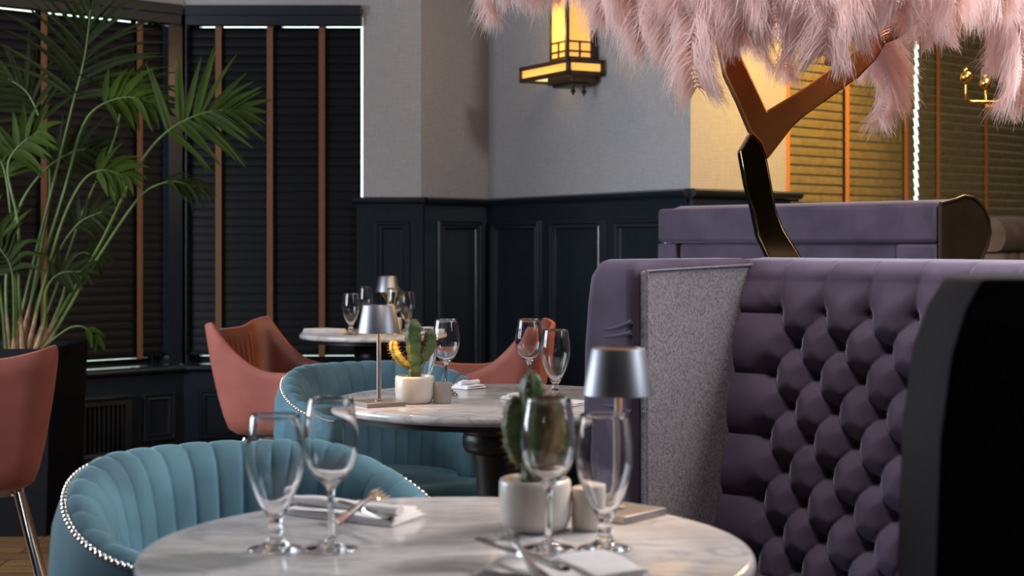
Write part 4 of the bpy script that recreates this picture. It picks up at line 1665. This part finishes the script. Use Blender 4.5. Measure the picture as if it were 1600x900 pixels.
# tall upper frond
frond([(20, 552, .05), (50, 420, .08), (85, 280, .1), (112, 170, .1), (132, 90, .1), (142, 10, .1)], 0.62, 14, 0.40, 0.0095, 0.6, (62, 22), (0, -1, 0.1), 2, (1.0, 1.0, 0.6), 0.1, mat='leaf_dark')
frond([(28, 552, 0), (60, 430, 0), (100, 300, -.03), (126, 205, -.05), (152, 168, -.06), (196, 152, -.06), (238, 160, -.06)], 0.70, 9, 0.17, 0.014, 0.9, (75, 30), (0.2, -1, 0.5), 3, (0.9, 1, 0.7), 0.12)
# left fans
frond([(26, 552, -.05), (24, 430, -.1), (16, 330, -.12), (8, 272, -.12), (-4, 240, -.12)], 0.72, 8, 0.17, 0.015, 0.7, (80, 30), (0.1, -1, 0.4), 4, (0.9, 1, .8), 0.1)
frond([(36, 552, -.1), (30, 450, -.12), (28, 350, -.15), (12, 268, -.16), (26, 232, -.16), (60, 205, -.16)], 0.70, 8, 0.17, 0.014, 0.8, (80, 30), (0.0, -1, 0.3), 5, (0.9, 1, .7), 0.12)
frond([(10, 552, -.1), (2, 470, -.14), (-12, 400, -.16), (-40, 352, -.16)], 0.5, 9, 0.22, 0.015, 0.8, (75, 30), (0.1, -1, 0.4), 6, (0.9, 1, .7))
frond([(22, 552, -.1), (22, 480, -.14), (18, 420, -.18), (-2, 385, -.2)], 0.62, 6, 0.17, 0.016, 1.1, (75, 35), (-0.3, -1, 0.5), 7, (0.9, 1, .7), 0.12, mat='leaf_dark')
# lower right frond drooping over the blind
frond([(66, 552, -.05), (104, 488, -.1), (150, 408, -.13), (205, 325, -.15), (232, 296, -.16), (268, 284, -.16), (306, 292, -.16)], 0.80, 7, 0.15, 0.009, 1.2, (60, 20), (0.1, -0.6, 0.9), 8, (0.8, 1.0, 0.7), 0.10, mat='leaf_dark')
# middle cluster
frond([(42, 552, -.08), (70, 440, -.12), (98, 345, -.16), (128, 285, -.18), (158, 266, -.18), (192, 274, -.18)], 0.76, 8, 0.15, 0.014, 1.1, (75, 28), (0.1, -1, 0.5), 9, (0.8, 1.0, 0.7), 0.12)
# thin bare-stem fronds crossing right, upper arcs
frond([(50, 552, .05), (92, 440, .08), (130, 330, .1), (176, 225, .1), (190, 170, .1), (208, 130, .12)], 0.78, 8, 0.30, 0.009, 0.9, (70, 25), (0, -1, 0.2), 10, (0.9, 1, .6), 0.1, mat='leaf_dark')
frond([(34, 552, .1), (62, 400, .12), (78, 300, .12), (70, 215, .14), (46, 150, .14), (10, 120, .14)], 0.66, 10, 0.28, 0.010, 0.6, (65, 25), (0.1, -1, 0.2), 11, (0.9, 1, .6), 0.1, mat='leaf_dark')
# little arching leaf at the planter rim
frond([(62, 548, -.1), (86, 528, -.12), (110, 512, -.14), (130, 511, -.15), (146, 524, -.15)], 0.78, 2, 0.09, 0.014, 0.9, (35, 15), (0.2, -1, 0.8), 12, (0.9, 1, 1.0), rr=0.004)
# small cluster on a short stem
frond([(54, 552, -.1), (70, 500, -.12), (72, 455, -.14), (92, 428, -.15), (128, 424, -.15)], 0.66, 6, 0.12, 0.012, 0.7, (75, 30), (0.1, -1, 0.5), 13, (0.9, 1, .7), 0.2, mat='leaf_dark')
frond([(46, 552, -.02), (60, 470, -.02), (88, 400, 0), (122, 350, 0), (160, 330, 0)], 0.7, 6, 0.15, 0.010, 0.8, (70, 30), (0.1, -1, 0.5), 14, (0.8, 1, .7), 0.15, mat='leaf_dark')
frond([(14, 552, .1), (10, 430, .12), (28, 330, .12), (66, 270, .12), (112, 238, .12), (150, 232, .12)], 0.64, 9, 0.22, 0.012, 0.6, (65, 25), (0, -1, 0.3), 15, (0.9, 1, .6), 0.1, mat='leaf_dark')
frond([(60, 552, .02), (96, 470, .05), (108, 415, .06), (128, 395, .06), (150, 402, .06)], 0.75, 5, 0.13, 0.011, 1.0, (70, 30), (0.1, -1, 0.5), 16, (0.8, 1, .7), mat='leaf_dark')

# ------------------------------------------------------------------ feather tree
TD = 3.62
tc = Vector(((1228 - 800) / FPX * TD, TD, 0))
tree = thing('feather_tree', 'copper zigzag tree sculpture with pink ostrich feathers rising behind the booth', 'tree sculpture', tc)


def plate(name, poly_px, mat, yaw, D=TD, th=0.055, pivot=None, pitch=0.0):
    """flat-cut metal limb with the given outline, turned a little about its own upright axis"""
    pts = [P(a, b, D) for a, b in poly_px]
    c = sum(pts, Vector()) / len(pts)
    R_ = Matrix.Rotation(yaw, 3, 'Z') @ Matrix.Rotation(pitch, 3, 'X')
    f = R_ @ Vector((0, 1, 0))
    # keep the outline true to the profile while the plate lies on its turned plane
    out = []
    for p in pts:
        dv = p - c
        dy = -(f.x * dv.x + f.z * dv.z) / f.y
        out.append(p + Vector((0, dy, 0)))
    n = len(out)
    bk = [p + Vector((0, th, 0)) for p in out]
    mb = MB()
    mb.add([p - tc for p in out + bk], [tuple(range(n)), tuple(range(2 * n - 1, n - 1, -1))] + [(i, n + i, n + (i + 1) % n, (i + 1) % n) for i in range(n)])
    return mb.build(name, mat, tree, bevel=0.004, seg=2, sharp=30)


yb = HY + FPX * CAMZ / TD
tk = plate('trunk', [(1173, 207), (1156, 236), (1166, 290), (1176, 326), (1185, 369), (1200, 400), (1216, 440), (1216, yb - 60), (1268, yb - 60), (1268, 440), (1252, 400), (1226, 359), (1213, 326), (1199, 249), (1190, 226)], M['darkgold'], rad(4), TD)
tk['label'] = 'dark polished lower trunk'
mb = MB()
mb.lathe([(0.001, 0.0), (0.20, 0.0), (0.205, 0.006), (0.20, 0.025), (0.06, 0.035), (0.05, 0.24), (0.001, 0.24)], 40, (0.02, 0.03, 0))
mb.build('foot', M['darkgold'], tree, sharp=40)
plate('forked_branch', [(1199, 249), (1190, 224), (1172, 205), (1153, 160), (1132, 117), (1120, 60), (1116, -40), (1146, -40), (1150, 60), (1158, 90), (1198, 173), (1260, 136), (1330, 86), (1362, 62), (1378, 44), (1408, 46), (1391, 60), (1372, 92), (1345, 119), (1254, 184), (1238, 199)], M['copper'], rad(6), TD - 0.004)
mb = MB()
rnd = random.Random(8)
for i in range(26):
    o = rnd.uniform(-9, 9)
    p0, p1, p2 = P(1376 + o * .5, 58 + o, TD + rnd.uniform(-.01, .06)), P(1412 + o * .4, 40 + o * 1.1, TD + rnd.uniform(-.03, .08)), P(1452 + rnd.uniform(-16, 20), 6 + rnd.uniform(-26, 14), TD + rnd.uniform(-.08, .12))
    mb.tube([p - tc for p in spline([p0, p1, p2], 8)], [0.003, 0.003, 0.003, 0.0028, 0.0026, 0.0024, 0.002, 0.0016, 0.0012], 5)
tw = mb.build('twigs', M['copper'], tree)
for pts in ([(1131, -20), (1180, -70), (1230, -130), (1290, -170)], [(1131, -20), (1100, -80), (1040, -130), (960, -160)], [(1440, 10), (1470, -60), (1500, -130)], [(1300, 100), (1310, -20), (1320, -140)]):
    mb = MB()
    sp = spline([P(a, b, TD + 0.03 + 0.04 * i) for i, (a, b) in enumerate(pts)], 16)
    mb.tube([p - tc for p in sp], [0.018 - 0.0008 * j for j in range(17)], 8)
    mb.build('branch', M['copper'], tree)


def plume_mesh(seedv, L=0.52, fat=0.112, n=440, layers=3, th0=25, th1=-98, tw_=0.0):
    rnd = random.Random(seedv)
    m = 60
    p = Vector((0, 0, 0))
    pts, tans = [], []
    bend = rnd.uniform(-0.25, 0.25)
    for k in range(m + 1):
        q = k / m
        th = rad(lerp(th0, th1, q ** 0.75) - 30 * smooth((q - 0.8) / 0.2))
        d = Vector((math.cos(th), bend * q, math.sin(th))).normalized()
        pts.append(p.copy())
        tans.append(d)
        p = p + d * (L / m)
    vs, fs = [], []
    g = Vector((0, 0, -1))
    cl = {(a, b): Vector((rnd.gauss(0, 1), rnd.gauss(0, 1), rnd.gauss(0, 1))) for a in range(42) for b in (1, -1)}
    for i in range(n):
        q = 0.10 + 0.90 * (i + rnd.random()) / n
        k = min(int(q * m), m)
        t = tans[k]
        side = t.cross(Vector((0, 0, 1)))
        side = Vector((0, 1, 0)) if side.length < 0.2 else side.normalized()
        if side.y < 0:
            side = -side
        outw = side.cross(t).normalized()
        lb = fat * interp(q, [0.1, 0.3, 0.7, 0.92, 1.0], [0.45, 0.85, 1.0, 0.85, 0.6])
        for s_ in (1, -1):
            for _ in range(layers):
                el = rnd.gauss(0.0, 0.38)
                fwd = rnd.uniform(0.3, 1.0)
                d = (side * s_ * math.cos(el) + outw * math.sin(el) + t * fwd).normalized()
                l = lb * (rnd.uniform(0.7, 1.15) if rnd.random() < 0.9 else rnd.uniform(1.15, 1.45))
                pp = pts[k].copy()
                ns_ = 5
                clump = cl[(int(q * 40), s_)]
                wob = clump * 0.16 + Vector((rnd.gauss(0, 1), rnd.gauss(0, 1), rnd.gauss(0, 1))) * 0.05
                w0 = rnd.uniform(0.0005, 0.0011)
                b0 = len(vs)
                curl = rnd.uniform(0.5, 1.3) * (1 - 0.7 * smooth((q - 0.85) / 0.15))
                for j in range(ns_ + 1):
                    e = j / ns_
                    ww = w0 * (1 - 0.75 * e)
                    nn = d.cross(outw)
                    nn = nn.normalized() if nn.length > 1e-3 else side
                    vs.append(pp - nn * ww)
                    vs.append(pp + nn * ww)
                    pp = pp + d * (l / ns_)
                    d = (d + t * curl * 0.35 + g * (0.14 + 0.42 * e) + wob * (0.5 + e)).normalized()
                for j in range(ns_):
                    fs.append((b0 + 2 * j, b0 + 2 * j + 1, b0 + 2 * j + 3, b0 + 2 * j + 2))
    # quill as a thin triangular tube
    b0 = len(vs)
    for k in range(0, m + 1, 4):
        r = 0.0022 * (1 - 0.8 * k / m)
        for a in range(4):
            an = a * math.pi / 2
            s2 = tans[k].cross(Vector((0, 1, 0))).normalized()
            vs.append(pts[k] + Vector((0, 1, 0)) * r * math.cos(an) + s2 * r * math.sin(an))
    c = m // 4
    for k in range(c):
        for a in range(4):
            fs.append((b0 + k * 4 + a, b0 + k * 4 + (a + 1) % 4, b0 + (k + 1) * 4 + (a + 1) % 4, b0 + (k + 1) * 4 + a))
    me = bpy.data.meshes.new('feather')
    me.from_pydata([tuple(v) for v in vs], [], fs)
    me.materials.append(M['feather'])
    return me, pts[-1]


PLUMES = [plume_mesh(11), plume_mesh(12, 0.50, 0.098), plume_mesh(13, 0.56, 0.082, th0=10), plume_mesh(14, 0.48, 0.094, th0=35), plume_mesh(15, 0.45, 0.075, n=360, th0=5, th1=-92), plume_mesh(16, 0.55, 0.1, th0=20, th1=-105)]
cc = P(1330, -120, TD + 0.25) - tc       # canopy centre
kf = 0


def feather(base, az, v, s, lean=0.0):
    global kf
    kf += 1
    o = bpy.data.objects.new('feather', PLUMES[v][0])
    COL.objects.link(o)
    o.parent = tree
    o.location = base
    o.rotation_euler = (lean, 0, az)
    o.scale = (s, s, s)
    return o


def feather_tip(px, py, D, v=0, s=1.0, az=None, lean=0.0):
    tip = P(px, py, D) - tc
    if az is None:
        az = math.atan2(tip.y - cc.y, tip.x - cc.x)
    e = Matrix.Rotation(az, 3, 'Z') @ Matrix.Rotation(lean, 3, 'X') @ (PLUMES[v][1] * s)
    return feather(tip - e, az, v, s, lean)


TIPS = [  # lowest points of the plumes that hang in view
    (772, 26, 3.70, 1, 1.0), (800, -6, 3.55, 3, 1.0), (850, -4, 3.60, 0, 1.0), (880, -16, 3.5, 1, 1.0), (915, 2, 3.45, 4, 1.0), (950, 26, 3.40, 0, 1.0), (968, 8, 3.6, 5, 1.0), (990, 50, 3.40, 4, 1.0), (1012, 74, 3.36, 0, 0.95),
    (1036, 56, 3.5, 3, 1.0), (1058, 82, 3.30, 1, 1.05), (1092, 140, 3.26, 5, 1.08), (1080, 86, 3.42, 0, 1.0), (1118, 60, 3.24, 1, 1.0), (1140, 40, 3.35, 3, 1.0), (1166, 52, 3.20, 0, 1.0), (1160, 68, 3.55, 4, 0.9),
    (1186, 86, 3.85, 4, 0.9), (1208, 108, 3.9, 0, 0.9), (1236, 122, 3.92, 4, 0.9), (1215, 38, 3.22, 1, 1.05), (1258, 60, 3.18, 5, 1.05), (1290, 86, 3.16, 1, 1.08), (1275, 38, 3.3, 0, 1.0), (1318, 52, 3.18, 0, 1.0), (1346, 34, 3.22, 3, 1.0),
    (1372, 188, 3.88, 5, 1.05), (1390, 160, 3.95, 1, 1.0), (1358, 118, 4.0, 4, 0.9), (1405, 20, 3.2, 1, 1.0), (1440, 30, 3.25, 0, 1.0), (1425, 68, 3.8, 3, 0.9), (1468, 60, 3.3, 4, 1.0), (1488, 34, 3.7, 0, 1.0), (1500, 24, 3.35, 1, 1.0),
    (1572, 166, 3.42, 5, 0.92), (1560, 92, 3.55, 0, 0.95), (1560, 100, 3.5, 1, 1.0), (1590, 80, 3.6, 3, 1.0), (1610, 60, 3.45, 0, 1.0), (1640, 86, 3.7, 1, 1.0), (1680, 70, 3.6, 5, 1.0),
    (830, -50, 3.5, 1, 1.0), (1000, -10, 3.35, 1, 1.0), (1060, 0, 3.25, 5, 1.0), (1130, -10, 3.2, 3, 1.0), (1200, -12, 3.15, 0, 1.0), (1270, -8, 3.12, 1, 1.0), (1340, -22, 3.15, 5, 1.0), (1420, -20, 3.15, 3, 1.0), (1490, 10, 3.2, 0, 1.0), (1560, 20, 3.3, 1, 1.0), (1620, -10, 3.4, 5, 1.0),
]
for i, (a, b, D, v, s) in enumerate(TIPS):
    feather_tip(a, b, D, v, s, None, rad(((i * 37) % 30) - 15) * 0.6)
rnd = random.Random(21)
while kf < 97:                     # the crown and the far side
    a = rnd.uniform(0, 2 * math.pi)
    r = rnd.uniform(0.02, 0.34)
    b = cc + Vector((r * math.cos(a) * 1.3, r * math.sin(a), 0.14 + 0.22 * (1 - r / 0.34) + rnd.uniform(-.05, .05)))
    feather(b, a + rnd.uniform(-.4, .4), rnd.randrange(6), rnd.uniform(0.9, 1.1), rnd.uniform(-.2, .2))

# ------------------------------------------------------------------ wall lantern on the main wall
dl = 0.205
Sl = Seg(S_main.a + S_main.n * dl, S_main.a + S_main.n * dl + S_main.t)
lu1, lu0 = Sl.u(887), Sl.u(811)
Dc = Sl.w(lu1, 0, 0).y
zt, zb = CAMZ + (HY - 90) / FPX * Dc, CAMZ + (HY - 115.5) / FPX * Dc
lo = S_main.w((lu0 + lu1) / 2, 0, zb)
lan = thing('wall_lantern', 'amber glass lantern in a dark bronze frame on the grey papered wall', 'lantern', lo)
print('lantern', lu0, lu1, Dc, zt, zb)


def locl(mb):
    mb.v = [tuple(Vector(v) - lo) for v in mb.v]
    return mb


def lbox(mb, u0, u1, d0, d1, z0, z1):
    S_main.box(mb, u0, u1, d0, d1, z0, z1)


def cage(u0, u1, d0, d1, z0, z1, bar, name, mullions=None):
    """bronze frame of a glazed box: posts, rails, optional small-pane grid"""
    mb = MB()
    for uu in (u0, u1 - bar):
        for dd in (d0, d1 - bar):
            lbox(mb, uu, uu + bar, dd, dd + bar, z0, z1)
    for z in (z0, z1 - bar):
        lbox(mb, u0, u1, d0, d0 + bar, z, z + bar)
        lbox(mb, u0, u1, d1 - bar, d1, z, z + bar)
        lbox(mb, u0, u0 + bar, d0 + bar, d1 - bar, z, z + bar)
        lbox(mb, u1 - bar, u1, d0 + bar, d1 - bar, z, z + bar)
    if mullions:
        b2 = bar * 0.5
        for z in mullions['z']:
            lbox(mb, u0, u1, d1 - bar, d1, z - b2 / 2, z + b2 / 2)
            lbox(mb, u0, u0 + bar, d0, d1, z - b2 / 2, z + b2 / 2)
            lbox(mb, u1 - bar, u1, d0, d1, z - b2 / 2, z + b2 / 2)
        zl = mullions['v']
        uc, dc_ = (u0 + u1) / 2, (d0 + d1) / 2
        lbox(mb, uc - b2 / 2, uc + b2 / 2, d1 - bar, d1, z0, zl)
        lbox(mb, u0, u0 + bar, dc_ - b2 / 2, dc_ + b2 / 2, z0, zl)
        lbox(mb, u1 - bar, u1, dc_ - b2 / 2, dc_ + b2 / 2, z0, zl)
    return locl(mb).build(name, M['bronze'], lan, smooth=False, bevel=0.002)


tray = cage(lu0, lu1, 0.012, dl, zb, zt, 0.019, 'tray_frame')
mb = MB()
i_ = 0.008
lbox(mb, lu0 + i_, lu1 - i_, 0.02, dl - i_, zb + 0.012, zb + 0.016)
locl(mb).build('bottom_glass', M['amber_hot'], tray, smooth=False)
mb = MB()
lbox(mb, lu0 + i_, lu1 - i_, dl - i_ - 0.004, dl - i_, zb + 0.019, zt - 0.019)
lbox(mb, lu1 - i_ - 0.004, lu1 - i_, 0.02, dl - i_ - 0.004, zb + 0.019, zt - 0.019)
lbox(mb, lu0 + i_, lu0 + i_ + 0.004, 0.02, dl - i_ - 0.004, zb + 0.019, zt - 0.019)
locl(mb).build('tray_glass', M['amber'], tray, smooth=False)
mb = MB()
lbox(mb, lu0 + 0.004, lu1 - 0.004, 0.016, dl - 0.004, zt - 0.006, zt - 0.001)
locl(mb).build('tray_lid', M['bronze'], tray, smooth=False)
# tower
St = Seg(S_main.a + S_main.n * (dl - 0.03), S_main.a + S_main.n * (dl - 0.03) + S_main.t)
tu1, tu0 = St.u(885), St.u(858)
td0, td1 = 0.03, dl - 0.03
tz0, tz1 = zt, zt + 0.52
zz = lambda py: CAMZ + (HY - py) / FPX * Dc
tower = cage(tu0, tu1, td0, td1, tz0, tz1, 0.017, 'tower_frame', dict(z=[zz(75.5), zz(60)], v=zz(60)))
mb = MB()
lbox(mb, tu0 + 0.007, tu1 - 0.007, td1 - 0.010, td1 - 0.007, tz0 + 0.004, tz1 - 0.004)
lbox(mb, tu1 - 0.010, tu1 - 0.007, td0 + 0.007, td1 - 0.010, tz0 + 0.004, tz1 - 0.004)
lbox(mb, tu0 + 0.007, tu0 + 0.010, td0 + 0.007, td1 - 0.010, tz0 + 0.004, tz1 - 0.004)
locl(mb).build('tower_glass', M['amber'], tower, smooth=False)
mb = MB()
lbox(mb, tu0 - 0.02, tu1 + 0.02, 0.012, td1 + 0.02, tz1, tz1 + 0.02)
locl(mb).build('tower_roof', M['bronze'], tower, smooth=False, bevel=0.003)
mb = MB()
lbox(mb, tu0 + 0.01, tu1 - 0.01, 0.0, 0.031, zb + 0.02, tz1)
locl(mb).build('back_plate', M['bronze'], lan, smooth=False)
# stepped underside box with two drop finials
mb = MB()
uc = lu1 - 0.13
um0, um1 = lerp(lu0, lu1, 0.42), lu1 - 0.045
lbox(mb, um0, um1, 0.03, dl - 0.045, zb - 0.028, zb + 0.011)
lbox(mb, um0 + 0.02, um1 - 0.02, 0.045, dl - 0.06, zb - 0.040, zb - 0.028)
locl(mb).build('lower_box', M['bronze'], lan, smooth=False, bevel=0.003)
for uu, dd in ((um1 - 0.04, dl - 0.078), (um1 - 0.04, dl - 0.135)):
    mb = MB()
    c = S_main.w(uu, dd, zb - 0.040) - lo
    mb.lathe([(0.0005, 0.004), (0.004, 0.002), (0.004, -0.012), (0.006, -0.016), (0.012, -0.026), (0.006, -0.036), (0.0025, -0.044), (0.0005, -0.048)], 4, tuple(c))
    mb.build('finial', M['bronze'], lan, smooth=False)
d = bpy.data.lights.new('lantern_glow', 'POINT')
d.energy, d.color, d.shadow_soft_size = 3.0, WARM, 0.05
o = bpy.data.objects.new('lantern_glow', d)
o.location = S_main.w((lu0 + lu1) / 2 + 0.02, -0.0 + 0.30, zt + 0.15) - lo
COL.objects.link(o)
o.parent = lan

# ------------------------------------------------------------------ brass chandelier in the alcove
CD = 5.6
hub = P(1592, 155, CD)
ch = thing('brass_chandelier', 'polished brass arm lamp with ball joints before the alcove blinds, below the pink feathers', 'chandelier', hub)
kc = CD / FPX
mb = MB()
mb.ball((0, 0, 0), 0.032, 20, 14)
mb.lathe([(0.012, 0.028), (0.012, 0.06), (0.007, 0.066), (0.007, CEIL_Z - hub.z - 0.03), (0.055, CEIL_Z - hub.z - 0.028), (0.06, CEIL_Z - hub.z), (0.001, CEIL_Z - hub.z)], 20)
mb.build('stem', M['brass'], ch, sharp=50)
for k in range(5):
    a = math.pi + k * 2 * math.pi / 5 + (0.12 if k == 0 else 0)
    R_ = 0.20
    dv = Vector((math.cos(a), math.sin(a), 0))
    mb = MB()
    pts = [dv * 0.02, dv * (R_ - 0.018), dv * (R_ - 0.008) + Vector((0, 0, 0.003)), dv * R_ + Vector((0, 0, 0.012)), dv * R_ + Vector((0, 0, 0.062))]
    mb.tube([p + Vector((0, 0, -0.012)) for p in pts], 0.0062, 12)
    arm = mb.build('arm', M['brass'], ch)
    mb = MB()
    c = dv * R_
    mb.ball((c.x, c.y, 0.078), 0.0215, 18, 12)
    mb.lathe([(0.009, 0.0), (0.011, 0.004), (0.009, 0.012), (0.001, 0.012)], 16, (c.x, c.y, 0.098))
    mb.build('ball_joint', M['brass'], arm, sharp=50)
d = bpy.data.lights.new('chandelier_glow', 'POINT')
d.energy, d.color, d.shadow_soft_size = 60.0, (1.0, 0.66, 0.3), 0.06
o = bpy.data.objects.new('chandelier_glow', d)
o.location = (0.02, 0.0, 0.42)
COL.objects.link(o)
o.parent = ch
